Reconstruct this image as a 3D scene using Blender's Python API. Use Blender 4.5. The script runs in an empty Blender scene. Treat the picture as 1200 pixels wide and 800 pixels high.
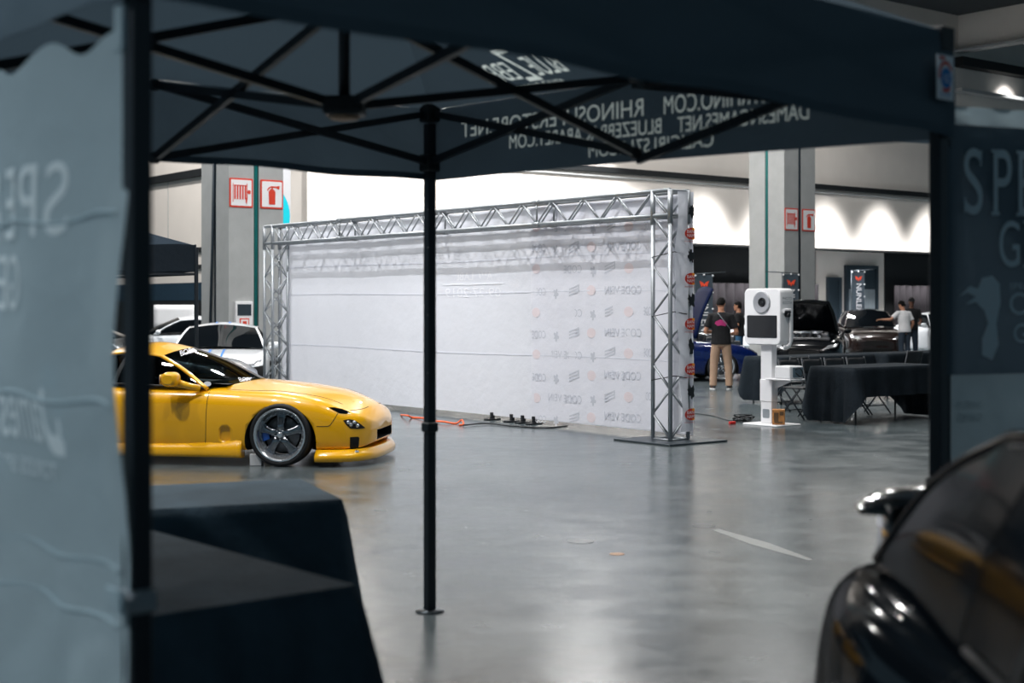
import bpy, bmesh, math, random
import numpy as np
from mathutils import Vector, Matrix
from mathutils.bvhtree import BVHTree
from mathutils.geometry import delaunay_2d_cdt
random.seed(7)
V = Vector
PI = math.pi
scene = bpy.context.scene
COL = scene.collection
F_PX, CX, HY, CAM_H = 1667.0, 600.0, 358.0, 1.6

def at(px, py, d):                      # the point seen at a pixel of the photograph, at depth d
    return V(((px - CX) / F_PX * d, d, CAM_H - (py - HY) / F_PX * d))
def ground(px, py, z=0.0):
    return at(px, py, F_PX * (CAM_H - z) / (py - HY))
TH = math.radians(38)
U = V((math.cos(TH), math.sin(TH), 0))   # the hall's long wall runs this way
W = V((-math.sin(TH), math.cos(TH), 0))  # and its cross wall this way
Z = V((0, 0, 1))

# ------------------------------------------------------------------ materials
def lin(c):
    return tuple((x / 255 / 12.92) if x / 255 <= .04045 else ((x / 255 + .055) / 1.055) ** 2.4 for x in c) + (1.0,)
MATS = {}
def mat(name, col, rough=.5, metal=0.0, spec=.5, coat=0.0, var=.08, scale=6.0, bump=0.0, bscale=60.0, emit=0.0, sheen=0.0):
    if name in MATS: return MATS[name]
    m = bpy.data.materials.new(name); m.use_nodes = True
    nt = m.node_tree; b = nt.nodes['Principled BSDF']
    c = lin(col)
    tc = nt.nodes.new('ShaderNodeTexCoord')
    if var > 0:
        n = nt.nodes.new('ShaderNodeTexNoise'); n.inputs['Scale'].default_value = scale; n.inputs['Detail'].default_value = 4
        r = nt.nodes.new('ShaderNodeValToRGB')
        r.color_ramp.elements[0].position = .3; r.color_ramp.elements[1].position = .7
        r.color_ramp.elements[0].color = tuple(x * (1 - var) for x in c[:3]) + (1,)
        r.color_ramp.elements[1].color = tuple(min(1, x * (1 + var)) for x in c[:3]) + (1,)
        nt.links.new(tc.outputs['Object'], n.inputs['Vector']); nt.links.new(n.outputs['Fac'], r.inputs['Fac'])
        nt.links.new(r.outputs['Color'], b.inputs['Base Color'])
    else:
        b.inputs['Base Color'].default_value = c
    b.inputs['Roughness'].default_value = rough; b.inputs['Metallic'].default_value = metal
    b.inputs['Specular IOR Level'].default_value = spec
    b.inputs['Coat Weight'].default_value = coat; b.inputs['Coat Roughness'].default_value = .03
    if sheen: b.inputs['Sheen Weight'].default_value = sheen
    if emit > 0:
        b.inputs['Emission Color'].default_value = c; b.inputs['Emission Strength'].default_value = emit
    if bump > 0:
        n2 = nt.nodes.new('ShaderNodeTexNoise'); n2.inputs['Scale'].default_value = bscale; n2.inputs['Detail'].default_value = 5
        bp = nt.nodes.new('ShaderNodeBump'); bp.inputs['Strength'].default_value = bump; bp.inputs['Distance'].default_value = .02
        nt.links.new(tc.outputs['Object'], n2.inputs['Vector']); nt.links.new(n2.outputs['Fac'], bp.inputs['Height'])
        nt.links.new(bp.outputs['Normal'], b.inputs['Normal'])
    MATS[name] = m
    return m
def fabric(name, col, trans=.4, tcol=None, bump=.25, bscale=5.0, wave=0.0):
    m = bpy.data.materials.new(name); m.use_nodes = True
    nt = m.node_tree; nt.nodes.clear()
    out = nt.nodes.new('ShaderNodeOutputMaterial'); mix = nt.nodes.new('ShaderNodeMixShader')
    d = nt.nodes.new('ShaderNodeBsdfDiffuse'); t = nt.nodes.new('ShaderNodeBsdfTranslucent')
    d.inputs['Color'].default_value = lin(col); t.inputs['Color'].default_value = lin(tcol or col)
    mix.inputs['Fac'].default_value = trans
    tc = nt.nodes.new('ShaderNodeTexCoord'); n = nt.nodes.new('ShaderNodeTexNoise')
    n.inputs['Scale'].default_value = bscale; n.inputs['Detail'].default_value = 6
    bp = nt.nodes.new('ShaderNodeBump'); bp.inputs['Strength'].default_value = bump; bp.inputs['Distance'].default_value = .05
    nt.links.new(tc.outputs['Object'], n.inputs['Vector']); nt.links.new(n.outputs['Fac'], bp.inputs['Height'])
    nt.links.new(bp.outputs['Normal'], d.inputs['Normal']); nt.links.new(bp.outputs['Normal'], t.inputs['Normal'])
    nt.links.new(d.outputs[0], mix.inputs[1]); nt.links.new(t.outputs[0], mix.inputs[2]); nt.links.new(mix.outputs[0], out.inputs['Surface'])
    MATS[name] = m
    return m
def glass(name, tint, refl=1.0, rough=.02):
    m = bpy.data.materials.new(name); m.use_nodes = True
    nt = m.node_tree; nt.nodes.clear()
    out = nt.nodes.new('ShaderNodeOutputMaterial'); mix = nt.nodes.new('ShaderNodeMixShader')
    t = nt.nodes.new('ShaderNodeBsdfTransparent'); g = nt.nodes.new('ShaderNodeBsdfGlossy'); f = nt.nodes.new('ShaderNodeFresnel')
    f.inputs['IOR'].default_value = 1.55
    t.inputs['Color'].default_value = lin(tint); g.inputs['Roughness'].default_value = rough
    g.inputs['Color'].default_value = (refl, refl, refl, 1)
    nt.links.new(f.outputs[0], mix.inputs[0]); nt.links.new(t.outputs[0], mix.inputs[1]); nt.links.new(g.outputs[0], mix.inputs[2])
    nt.links.new(mix.outputs[0], out.inputs['Surface'])
    MATS[name] = m
    return m

M = {}
M['tent'] = fabric('black_canopy_fabric', (92, 106, 116), .22, (74, 90, 102), .35, 4)
M['tent3'] = fabric('black_canopy_cloth', (40, 48, 56), .2, None, .35, 4)
M['tentwall'] = fabric('grey_backlit_wall_fabric', (172, 190, 198), .4, (180, 200, 208), .5, 2.5)
M['print_light'] = fabric('pale_print', (205, 215, 218), .45, (215, 225, 228), .2, 3)
M['print_soft'] = fabric('soft_print', (226, 236, 240), .4, None, .2, 3)
M['lowwall'] = fabric('dim_grey_wall_fabric', (118, 138, 148), .3, None, .4, 3)
M['lowprint'] = fabric('dim_wall_print', (150, 168, 176), .3, None, .2, 3)
M['print_val'] = fabric('valance_print', (184, 196, 194), .8, None, .2, 3)
M['banner'] = fabric('white_backdrop_fabric', (226, 228, 236), .35, (226, 228, 236), .35, 3)
M['banner_print'] = fabric('white_printed_panel', (232, 233, 240), .35, (232, 233, 240), .3, 3)
M['ghost'] = fabric('ghost_print', (206, 209, 217), .3, None, .2, 3)
M['ghost_red'] = fabric('ghost_red_print', (234, 223, 226), .3, None, .2, 3)
M['ghost_white'] = fabric('ghost_white_print', (240, 241, 246), .3, None, .2, 3)
M['frame'] = mat('black_tent_steel', (30, 37, 44), .45, .2, var=.1)
M['alu'] = mat('aluminium_truss', (158, 163, 168), .40, .55, var=.06, scale=20)
M['cloth'] = mat('black_table_cloth', (58, 74, 85), .9, 0, .15, bump=.3, bscale=30, var=.15)  # black cloth of the near tables, top sheen lifted into its base colour
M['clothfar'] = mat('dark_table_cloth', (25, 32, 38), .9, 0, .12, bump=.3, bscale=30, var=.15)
M['black'] = mat('black_plastic', (22, 26, 30), .5)
M['rubber'] = mat('tyre_rubber', (26, 28, 32), .7, bump=.15, bscale=80)
M['void'] = mat('dark_cavity', (10, 12, 14), .8)
M['chrome'] = mat('polished_chrome', (232, 235, 240), .2, .85, var=.03)
M['gunmetal'] = mat('smoked_spoke_chrome', (150, 154, 160), .24, 1.0, var=.05)
M['steel'] = mat('brake_steel', (120, 120, 122), .4, 1.0)
M['blue'] = mat('blue_caliper', (20, 90, 190), .35, coat=.6)
M['yellow'] = mat('yellow_car_paint', (255, 186, 0), .30, 0, .5, 1.0, var=.02, scale=2)
M['whitepaint'] = mat('white_car_paint', (226, 230, 235), .3, .0, .5, 1.0, var=.03)
M['silver'] = mat('silver_car_paint', (170, 176, 184), .3, .5, .5, 1.0, var=.03)
M['blackpaint'] = mat('black_car_paint', (9, 12, 16), .16, 0, .3, .25, var=.1)
M['brownpaint'] = mat('dark_brown_car_paint', (40, 26, 22), .22, .2, .5, 1.0, var=.1)
M['bluepaint'] = mat('blue_car_paint', (4, 24, 78), .25, .0, .5, 1.0, var=.1)
M['gapline'] = mat('panel_gap', (46, 34, 12), .8)
M['darkglass'] = mat('tinted_car_glass', (9, 13, 17), .04, 0, .6, var=.05)
def blackglass(name, col, k, rough):
    m = bpy.data.materials.new(name); m.use_nodes = True
    nt = m.node_tree; nt.nodes.clear()
    out = nt.nodes.new('ShaderNodeOutputMaterial'); mix = nt.nodes.new('ShaderNodeMixShader'); mix.inputs[0].default_value = k
    d = nt.nodes.new('ShaderNodeBsdfDiffuse'); g = nt.nodes.new('ShaderNodeBsdfGlossy'); g.inputs['Roughness'].default_value = rough; d.inputs['Color'].default_value = lin(col)
    nt.links.new(d.outputs[0], mix.inputs[1]); nt.links.new(g.outputs[0], mix.inputs[2]); nt.links.new(mix.outputs[0], out.inputs['Surface'])
    MATS[name] = m; return m
M['nearglass'] = blackglass('black_side_glass', (14, 19, 24), .06, .12)
M['bonnetblue'] = mat('navy_bonnet', (6, 20, 54), .6, 0, .05)
M['nearpaint'] = blackglass('deep_black_car_paint', (14, 19, 24), .075, .09)
M['shield'] = glass('windscreen_glass', (150, 165, 165))
M['sideglass'] = glass('smoked_side_glass', (60, 68, 70))
M['lampglass'] = glass('clear_lamp_lens', (235, 238, 240))
M['interior'] = mat('dark_car_interior', (24, 28, 32), .8)
M['red'] = mat('red_plastic', (190, 30, 26), .4)
M['orange_lens'] = mat('amber_lens', (170, 80, 20), .3)
M['signred'] = mat('sign_red', (214, 62, 40), .5, var=.04)
M['signwhite'] = mat('sign_white', (236, 236, 238), .5, var=.02)
M['teal'] = mat('teal_conduit', (10, 120, 118), .45)
M['darkpipe'] = mat('dark_recess', (34, 48, 58), .6)
M['concrete'] = mat('painted_pillar_grey', (166, 168, 168), .7, var=.06, scale=3, bump=.1, bscale=20)
M['wallpaint'] = mat('hall_wall_paint', (226, 218, 210), .75, var=.03, scale=1.2, bump=.04, bscale=8)
M['walldark'] = mat('dark_wall_panel', (13, 17, 20), .75, var=.15)
M['wallblue'] = mat('dark_blue_wall_band', (20, 48, 66), .7, var=.1)
M['drape'] = mat('charcoal_drape', (38, 35, 38), .9, spec=.15, var=.1)
M['ceil'] = mat('dark_ceiling', (52, 58, 62), .9, var=.15)
M['boothwhite'] = mat('white_enamel', (226, 226, 228), .32, var=.02)
M['screen'] = mat('black_screen', (12, 16, 20), .12, 0, .6, var=.0)
M['ringlight'] = mat('ring_reflector', (190, 192, 196), .28, .7, var=.05)
M['wood'] = mat('plywood', (176, 120, 66), .6, var=.25, scale=25)
M['greyplastic'] = mat('grey_plastic', (130, 138, 144), .5)
M['skin'] = mat('skin_tone', (186, 132, 104), .55, var=.06)
M['skindark'] = mat('deeper_skin_tone', (104, 70, 54), .55, var=.06)
M['hair'] = mat('black_hair', (10, 9, 9), .85, spec=.2, bump=.5, bscale=120)
M['tee_black'] = mat('black_cotton', (12, 13, 17), .9, bump=.2, bscale=25)
M['tee_white'] = mat('white_cotton', (222, 222, 224), .9, bump=.2, bscale=25)
M['magenta'] = mat('magenta_print', (176, 44, 110), .8)
M['khaki'] = mat('khaki_cotton', (164, 136, 114), .9, bump=.3, bscale=20)
M['denim'] = mat('dark_denim', (44, 56, 70), .9, bump=.3, bscale=30)
M['blueshort'] = mat('blue_denim', (50, 92, 126), .9, bump=.3, bscale=30)
M['shoe'] = mat('dark_shoe', (26, 26, 30), .6)
M['sole'] = mat('white_sole', (220, 220, 220), .6)
M['orange'] = mat('orange_cable_rubber', (226, 92, 40), .5)
M['flag'] = mat('dark_grey_flag_cloth', (56, 68, 78), .85)
M['flagred'] = mat('orange_red_print', (226, 72, 40), .7)
M['cyan'] = mat('cyan_print', (0, 220, 240), .6, var=.02)
M['oval_red'] = mat('oval_red_print', (196, 52, 36), .6, var=.02)
M['oval_orange'] = mat('oval_orange_print', (238, 150, 40), .6, var=.02)
M['patchblue'] = mat('patch_blue', (30, 120, 190), .6)
M['whiteprint'] = mat('white_print', (232, 232, 236), .7, var=.02)
M['plate'] = mat('steel_base_plate', (70, 78, 84), .35, .6, var=.12)
M['stain'] = mat('floor_stain', (70, 76, 80), .3)
M['tan'] = mat('tan_scrap', (168, 136, 112), .7)
M['wingblack'] = mat('gloss_black_wing', (14, 16, 19), .12, 0, .6, 1.0)
M['bluestripe'] = mat('blue_stripe', (20, 120, 210), .3)

def floor_material():
    m = bpy.data.materials.new('polished_concrete'); m.use_nodes = True
    nt = m.node_tree; b = nt.nodes['Principled BSDF']; L = nt.links.new; N = nt.nodes.new
    tc = N('ShaderNodeTexCoord')
    def noise(sc, det=6, rough=.6):
        n = N('ShaderNodeTexNoise'); n.inputs['Scale'].default_value = sc; n.inputs['Detail'].default_value = det; n.inputs['Roughness'].default_value = rough
        L(tc.outputs['Object'], n.inputs['Vector']); return n
    a, c, d = noise(.35), noise(2.2), noise(11, 8, .7)
    ra = N('ShaderNodeValToRGB'); ra.color_ramp.elements[0].position = .3; ra.color_ramp.elements[1].position = .72
    ra.color_ramp.elements[0].color = lin((68, 78, 82)); ra.color_ramp.elements[1].color = lin((96, 103, 105))
    L(a.outputs['Fac'], ra.inputs['Fac'])
    rc = N('ShaderNodeValToRGB'); rc.color_ramp.elements[0].position = .28; rc.color_ramp.elements[1].position = .6
    rc.color_ramp.elements[0].color = (.72, .74, .75, 1); rc.color_ramp.elements[1].color = (1, 1, 1, 1); L(c.outputs['Fac'], rc.inputs['Fac'])
    mx = N('ShaderNodeMixRGB'); mx.blend_type = 'MULTIPLY'; mx.inputs[0].default_value = .8
    L(ra.outputs[0], mx.inputs[1]); L(rc.outputs[0], mx.inputs[2])
    # long hair cracks
    vo = N('ShaderNodeTexVoronoi'); vo.feature = 'DISTANCE_TO_EDGE'; vo.inputs['Scale'].default_value = .32
    wn = N('ShaderNodeMixRGB'); wn.blend_type = 'ADD'; wn.inputs[0].default_value = .35; L(tc.outputs['Object'], wn.inputs[1]); L(c.outputs['Color'], wn.inputs[2]); L(wn.outputs[0], vo.inputs['Vector'])
    rv = N('ShaderNodeValToRGB'); rv.color_ramp.elements[0].position = .0; rv.color_ramp.elements[1].position = .006
    rv.color_ramp.elements[0].color = (.55, .56, .58, 1); rv.color_ramp.elements[1].color = (1, 1, 1, 1); L(vo.outputs['Distance'], rv.inputs['Fac'])
    m2 = N('ShaderNodeMixRGB'); m2.blend_type = 'MULTIPLY'; m2.inputs[0].default_value = .45
    L(mx.outputs[0], m2.inputs[1]); L(rv.outputs[0], m2.inputs[2])
    L(m2.outputs[0], b.inputs['Base Color'])
    mr = N('ShaderNodeMapRange'); mr.inputs[1].default_value = .3; mr.inputs[2].default_value = .7; mr.inputs[3].default_value = .16; mr.inputs[4].default_value = .28
    L(c.outputs['Fac'], mr.inputs[0]); L(mr.outputs[0], b.inputs['Roughness'])
    b.inputs['Specular IOR Level'].default_value = .55
    bp = N('ShaderNodeBump'); bp.inputs['Strength'].default_value = .06; bp.inputs['Distance'].default_value = .02
    L(d.outputs['Fac'], bp.inputs['Height']); L(bp.outputs[0], b.inputs['Normal'])
    return m
M['floor'] = floor_material()

# ------------------------------------------------------------------ mesh building
class MB:
    def __init__(s): s.bm = bmesh.new()
    def face(s, pts, mi=0, sm=False):
        try:
            f = s.bm.faces.new([s.bm.verts.new(p) for p in pts]); f.material_index = mi; f.smooth = sm
        except ValueError: pass
    def box(s, c, size, rot=None, bev=0.0, mi=0):
        c = V(c); hx, hy, hz = (x / 2 for x in size)
        R = rot if rot is not None else Matrix.Identity(3)
        vs = [s.bm.verts.new(c + R @ V((sx * hx, sy * hy, sz * hz))) for sx in (-1, 1) for sy in (-1, 1) for sz in (-1, 1)]
        fs = []
        for q in ((0, 1, 3, 2), (4, 6, 7, 5), (0, 4, 5, 1), (2, 3, 7, 6), (0, 2, 6, 4), (1, 5, 7, 3)):
            f = s.bm.faces.new([vs[i] for i in q]); f.material_index = mi; fs.append(f)
        if bev > 0:
            es = list({e for f in fs for e in f.edges})
            r = bmesh.ops.bevel(s.bm, geom=es, offset=bev, segments=3, profile=.5, affect='EDGES')
            for f in r['faces']: f.material_index = mi; f.smooth = True
        return s
    def bar(s, a, b, w, h=None, mi=0):            # square tube from a to b
        a, b = V(a), V(b); d = (b - a); L = d.length
        if L < 1e-6: return s
        d.normalize(); up = V((0, 0, 1)) if abs(d.z) < .95 else V((1, 0, 0))
        x = d.cross(up).normalized(); y = x.cross(d).normalized()
        R = Matrix((x, d, y)).transposed()
        return s.box((a + b) / 2, (w, L, h or w), R, 0, mi)
    def tube(s, pts, r, n=8, mi=0, caps=True):
        pts = [V(p) for p in pts]; m = len(pts)
        rs = r if isinstance(r, (list, tuple)) else [r] * m
        rings = []; px = None
        for i, p in enumerate(pts):
            d = (pts[min(i + 1, m - 1)] - pts[max(i - 1, 0)])
            if d.length < 1e-9: d = V((0, 0, 1))
            d.normalize()
            if px is None:
                up = V((0, 0, 1)) if abs(d.z) < .9 else V((1, 0, 0)); x = d.cross(up).normalized()
            else:
                x = (px - d * px.dot(d))
                x = x.normalized() if x.length > 1e-6 else d.orthogonal().normalized()
            px = x; y = d.cross(x)
            rr = rs[i]
            rx, ry = rr if isinstance(rr, (tuple, list)) else (rr, rr)
            rings.append([s.bm.verts.new(p + x * math.cos(2 * PI * k / n) * rx + y * math.sin(2 * PI * k / n) * ry) for k in range(n)])
        for a, b in zip(rings, rings[1:]):
            for k in range(n):
                f = s.bm.faces.new((a[k], a[(k + 1) % n], b[(k + 1) % n], b[k])); f.smooth = True; f.material_index = mi
        if caps:
            for rg in (rings[0][::-1], rings[-1]):
                f = s.bm.faces.new(rg); f.material_index = mi
        return s
    def loft(s, rings, mi=0, caps=True, closed=True, sm=True):      # rings: lists of points with equal counts
        R = [[s.bm.verts.new(p) for p in rg] for rg in rings]; n = len(R[0])
        for a, b in zip(R, R[1:]):
            for k in range(n if closed else n - 1):
                f = s.bm.faces.new((a[k], a[(k + 1) % n], b[(k + 1) % n], b[k])); f.smooth = sm; f.material_index = mi
        if caps and closed:
            for rg in (R[0][::-1], R[-1]):
                f = s.bm.faces.new(rg); f.material_index = mi
        return s
    def lathe(s, prof, c=(0, 0, 0), axis='z', n=32, mi=0, caps=False, sm=True):
        c = V(c)
        def pt(r, h, a):
            x, y = r * math.cos(a), r * math.sin(a)
            return c + (V((x, y, h)) if axis == 'z' else V((x, h, y)) if axis == 'y' else V((h, x, y)))
        return s.loft([[pt(r, h, 2 * PI * k / n) for k in range(n)] for r, h in prof], mi, caps, True, sm)
    def ball(s, c, r, n=12, m=8, mi=0):
        c = V(c); r = (r, r, r) if not isinstance(r, (tuple, list)) else r
        rings = []
        for i in range(1, m):
            t = PI * i / m
            rings.append([c + V((r[0] * math.sin(t) * math.cos(2 * PI * k / n), r[1] * math.sin(t) * math.sin(2 * PI * k / n), -r[2] * math.cos(t))) for k in range(n)])
        return s.loft(rings, mi)
    def grid(s, f, n, m, mi=0, sm=True):
        vs = [[s.bm.verts.new(f(i / n, j / m)) for j in range(m + 1)] for i in range(n + 1)]
        for i in range(n):
            for j in range(m):
                try:
                    q = s.bm.faces.new((vs[i][j], vs[i + 1][j], vs[i + 1][j + 1], vs[i][j + 1])); q.smooth = sm; q.material_index = mi
                except ValueError: pass
        return s
    def prism(s, poly, o, x, y, depth, mi=0):     # polygon in plane (o, x, y) pushed along x cross y
        o, x, y = V(o), V(x), V(y); n = x.cross(y).normalized() * depth
        a = [o + x * p[0] + y * p[1] for p in poly]
        return s.loft([a, [p + n for p in a]], mi, True, True, False)
    def text(s, txt, o, x, y, width=None, height=None, mi=0, size=None, align='LEFT', bold=0.0, depth=0.0):
        o, x, y = V(o), V(x).normalized(), V(y).normalized()
        cu = bpy.data.curves.new('lettering', 'FONT'); cu.body = txt; cu.size = 1.0; cu.offset = bold; cu.extrude = depth
        ob = bpy.data.objects.new('lettering', cu); COL.objects.link(ob)
        dg = bpy.context.evaluated_depsgraph_get()
        me = bpy.data.meshes.new_from_object(ob.evaluated_get(dg))
        co = [v.co.copy() for v in me.vertices]
        if co:
            x0, x1 = min(c.x for c in co), max(c.x for c in co); y0, y1 = min(c.y for c in co), max(c.y for c in co)
            sx = sy = size or 1.0
            if height: sy = height / max(1e-6, (y1 - y0)); sx = sy
            if width:
                sx = width / max(1e-6, (x1 - x0))
                if not height: sy = sx
            ox = {'LEFT': x0, 'CENTER': (x0 + x1) / 2, 'RIGHT': x1}[align]
            nrm = x.cross(y)
            vs = [s.bm.verts.new(o + x * (c.x - ox) * sx + y * (c.y - y0) * sy + nrm * c.z) for c in co]
            for p in me.polygons:
                try:
                    f = s.bm.faces.new([vs[i] for i in p.vertices]); f.material_index = mi
                except ValueError: pass
        bpy.data.objects.remove(ob); bpy.data.curves.remove(cu); bpy.data.meshes.remove(me)
        return s
    def sheet(s, outline, letters, o, x, y):     # flat cloth cut out around its translucent lettering
        loops = [[(p[0], p[1]) for p in outline]]
        for txt, x0, y0, w, h in letters:
            t = MB(); t.text(txt, (x0, y0, 0), (1, 0, 0), (0, 1, 0), width=w, height=h)
            bmesh.ops.remove_doubles(t.bm, verts=t.bm.verts, dist=1e-5)
            es = {e for e in t.bm.edges if len(e.link_faces) == 1}
            while es:
                e = es.pop(); a, b = e.verts; lp = [a, b]
                while True:
                    nx = next((q for q in lp[-1].link_edges if q in es), None)
                    if nx is None: break
                    es.discard(nx); v = nx.other_vert(lp[-1])
                    if v is lp[0]: break
                    lp.append(v)
                if len(lp) > 2: loops.append([(v.co.x, v.co.y) for v in lp])
            t.bm.free()
        co, ed = [], []
        for lp in loops:
            n0 = len(co); co += [V((p[0], p[1])) for p in lp]; ed += [(n0 + i, n0 + (i + 1) % len(lp)) for i in range(len(lp))]
        r = delaunay_2d_cdt(co, ed, [], 1, 1e-6)
        o, x, y = V(o), V(x), V(y)
        vs = [s.bm.verts.new(o + x * p.x + y * p.y) for p in r[0]]
        def inside(px_, py_):
            c_ = False
            for lp in loops[1:]:
                for i in range(len(lp)):
                    (xa, ya), (xb, yb_) = lp[i], lp[i - 1]
                    if (ya > py_) != (yb_ > py_) and px_ < (xb - xa) * (py_ - ya) / (yb_ - ya) + xa: c_ = not c_
            return c_
        for f in r[2]:
            if inside(sum(r[0][i].x for i in f) / len(f), sum(r[0][i].y for i in f) / len(f)): continue
            try: s.bm.faces.new([vs[i] for i in f])
            except ValueError: pass
        return s
    def build(s, name, m, parent=None, loc=None, recalc=True):
        if recalc and s.bm.faces: bmesh.ops.recalc_face_normals(s.bm, faces=s.bm.faces)
        me = bpy.data.meshes.new(name); s.bm.to_mesh(me); s.bm.free()
        for x in (m if isinstance(m, (list, tuple)) else [m]): me.materials.append(x)
        o = bpy.data.objects.new(name, me); COL.objects.link(o)
        if parent: o.parent = parent
        if loc is not None: o.location = loc
        return o
def tag(o, label, cat, group=None):
    o['label'] = label; o['category'] = cat
    if group: o['group'] = group
    return o
def thing(name, label, cat, loc=(0, 0, 0), rz=0.0, group=None):
    o = bpy.data.objects.new(name, None); COL.objects.link(o)
    o.empty_display_size = .1; o.location = loc; o.rotation_euler = (0, 0, rz)
    return tag(o, label, cat, group)
def struct(o): o['kind'] = 'structure'; return o
def copy_tree(o, parent=None):
    c = o.copy(); COL.objects.link(c)
    if parent: c.parent = parent
    for ch in list(o.children): copy_tree(ch, c)
    return c
def centre(o):                           # move a mesh thing's origin to the middle of its base
    me = o.data; xs = [v.co for v in me.vertices]
    c = V(((min(v.x for v in xs) + max(v.x for v in xs)) / 2, (min(v.y for v in xs) + max(v.y for v in xs)) / 2, min(v.z for v in xs)))
    me.transform(Matrix.Translation(-c)); o.location = c
    return o
def apply_mods(o):
    bpy.context.view_layer.update()
    dg = bpy.context.evaluated_depsgraph_get()
    me = bpy.data.meshes.new_from_object(o.evaluated_get(dg))
    old = o.data; o.modifiers.clear(); o.data = me; me.name = o.name
    bpy.data.meshes.remove(old)
    return o
def remesh(o, voxel, smooth=2):
    md = o.modifiers.new('r', 'REMESH'); md.mode = 'VOXEL'; md.voxel_size = voxel; md.use_smooth_shade = True
    if smooth:
        s = o.modifiers.new('s', 'SMOOTH'); s.iterations = smooth; s.factor = .5
    return apply_mods(o)
def crv(pts):                            # a smooth curve through points, as a function of 0..1
    pts = [V(p) for p in pts]; n = len(pts) - 1
    if n == 1: return lambda t: pts[0].lerp(pts[1], t)
    def f(t):
        x = max(0.0, min(1.0, t)) * n; i = min(int(x), n - 1); u = x - i
        p1, p2 = pts[i], pts[i + 1]
        p0 = pts[i - 1] if i > 0 else p1 * 2 - p2
        p3 = pts[i + 2] if i + 2 <= n else p2 * 2 - p1
        return .5 * ((2 * p1) + (p2 - p0) * u + (2 * p0 - 5 * p1 + 4 * p2 - p3) * u * u + (3 * p1 - p0 - 3 * p2 + p3) * u ** 3)
    return f
def coons(cb, ct, cl, cr):
    a, b, c, d = cb(0), cb(1), ct(0), ct(1)
    return lambda u, v: (1 - v) * cb(u) + v * ct(u) + (1 - u) * cl(v) + u * cr(v) - ((1 - u) * (1 - v) * a + u * (1 - v) * b + (1 - u) * v * c + u * v * d)
def rotz(a): return Matrix.Rotation(a, 3, 'Z')
RU = rotz(TH)                            # local x along U, local y along W
def rrect(w, h, r, n=6):
    out = []
    for cx, cy, a0 in ((w / 2 - r, h / 2 - r, 0), (-w / 2 + r, h / 2 - r, PI / 2), (-w / 2 + r, -h / 2 + r, PI), (w / 2 - r, -h / 2 + r, 1.5 * PI)):
        for k in range(n + 1):
            a = a0 + PI / 2 * k / n; out.append((cx + r * math.cos(a), cy + r * math.sin(a)))
    return out
# ------------------------------------------------------------------ the hall
WB = V((12.5, 52, 0))
def wb(t, z=0, off=0): return WB + U * t + Z * z - W * off          # a point on the long back wall; off steps out of it
def slab(name, t0, t1, z0, z1, off0, off1, m):
    b = MB(); b.box(wb((t0 + t1) / 2, (z0 + z1) / 2, (off0 + off1) / 2), (t1 - t0, abs(off1 - off0), z1 - z0), RU)
    return struct(b.build(name, m))
TC = -22.8                                                           # where the cross wall starts
fb = MB(); fb.box((0, 24, -.1), (110, 110, .2)); struct(fb.build('floor', M['floor']))
cb = MB(); cb.box((4, 34, 13.1), (90, 90, .2)); struct(cb.build('ceiling', M['ceil']))
slab('wall_back', TC, 22, 0, 13, 0, -.3, M['wallpaint'])
slab('trim_1', TC, 22, 5.76, 5.93, .12, 0, M['walldark'])
slab('trim_22', TC, 22, 3.56, 3.62, .62, 0, M['walldark'])  # added ledge, put in to shade the lower wall from the washers
slab('trim_2', TC, 22, 5.62, 5.66, .06, 0, M['concrete'])
slab('trim_3', 6.0, 22, 10.95, 11.3, .5, 0, M['walldark'])
slab('trim_4', 6.0, 22, 9.95, 10.08, .45, 0, M['concrete'])
cor = wb(TC)
def lw(q, z=0, off=0): return cor + W * q + Z * z - U * off
def lslab(name, q0, q1, z0, z1, off, m):
    b = MB(); b.box(lw((q0 + q1) / 2, (z0 + z1) / 2, off / 2), (abs(off), q1 - q0, z1 - z0), RU)
    return struct(b.build(name, m))
lslab('wall_left', 0, 30, 0, 13, -.3, M['wallpaint'])
lslab('trim_5', 0, 30, 5.5, 5.72, .15, M['walldark'])
lslab('trim_6', 0, 30, 3.22, 3.36, .08, M['walldark'])
lslab('trim_7', 0, 30, 2.72, 2.84, .08, M['walldark'])
lslab('trim_8', 0, 30, 1.76, 2.3, .06, M['wallblue'])
lslab('trim_9', 0, 30, 0, 1.76, .05, M['walldark'])
for k in range(9):                                                   # panel joints of the cross wall
    lslab('trim_%d' % (10 + k), 1.5 + 2.4 * k, 1.53 + 2.4 * k, 2.84, 5.5, .012, M['concrete'])
# high wall that turns towards the camera on the right
c2 = wb(6.4)
b = MB(); b.box(c2 - W * 12 + Z * 12.3 + U * .15, (.3, 24, 1.4), RU); struct(b.build('wall_right', M['wallpaint']))
b = MB(); b.box(c2 - W * 12 + Z * 11.57 - U * .05, (.5, 24, .1), RU); struct(b.build('trim_19', M['concrete']))
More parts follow.
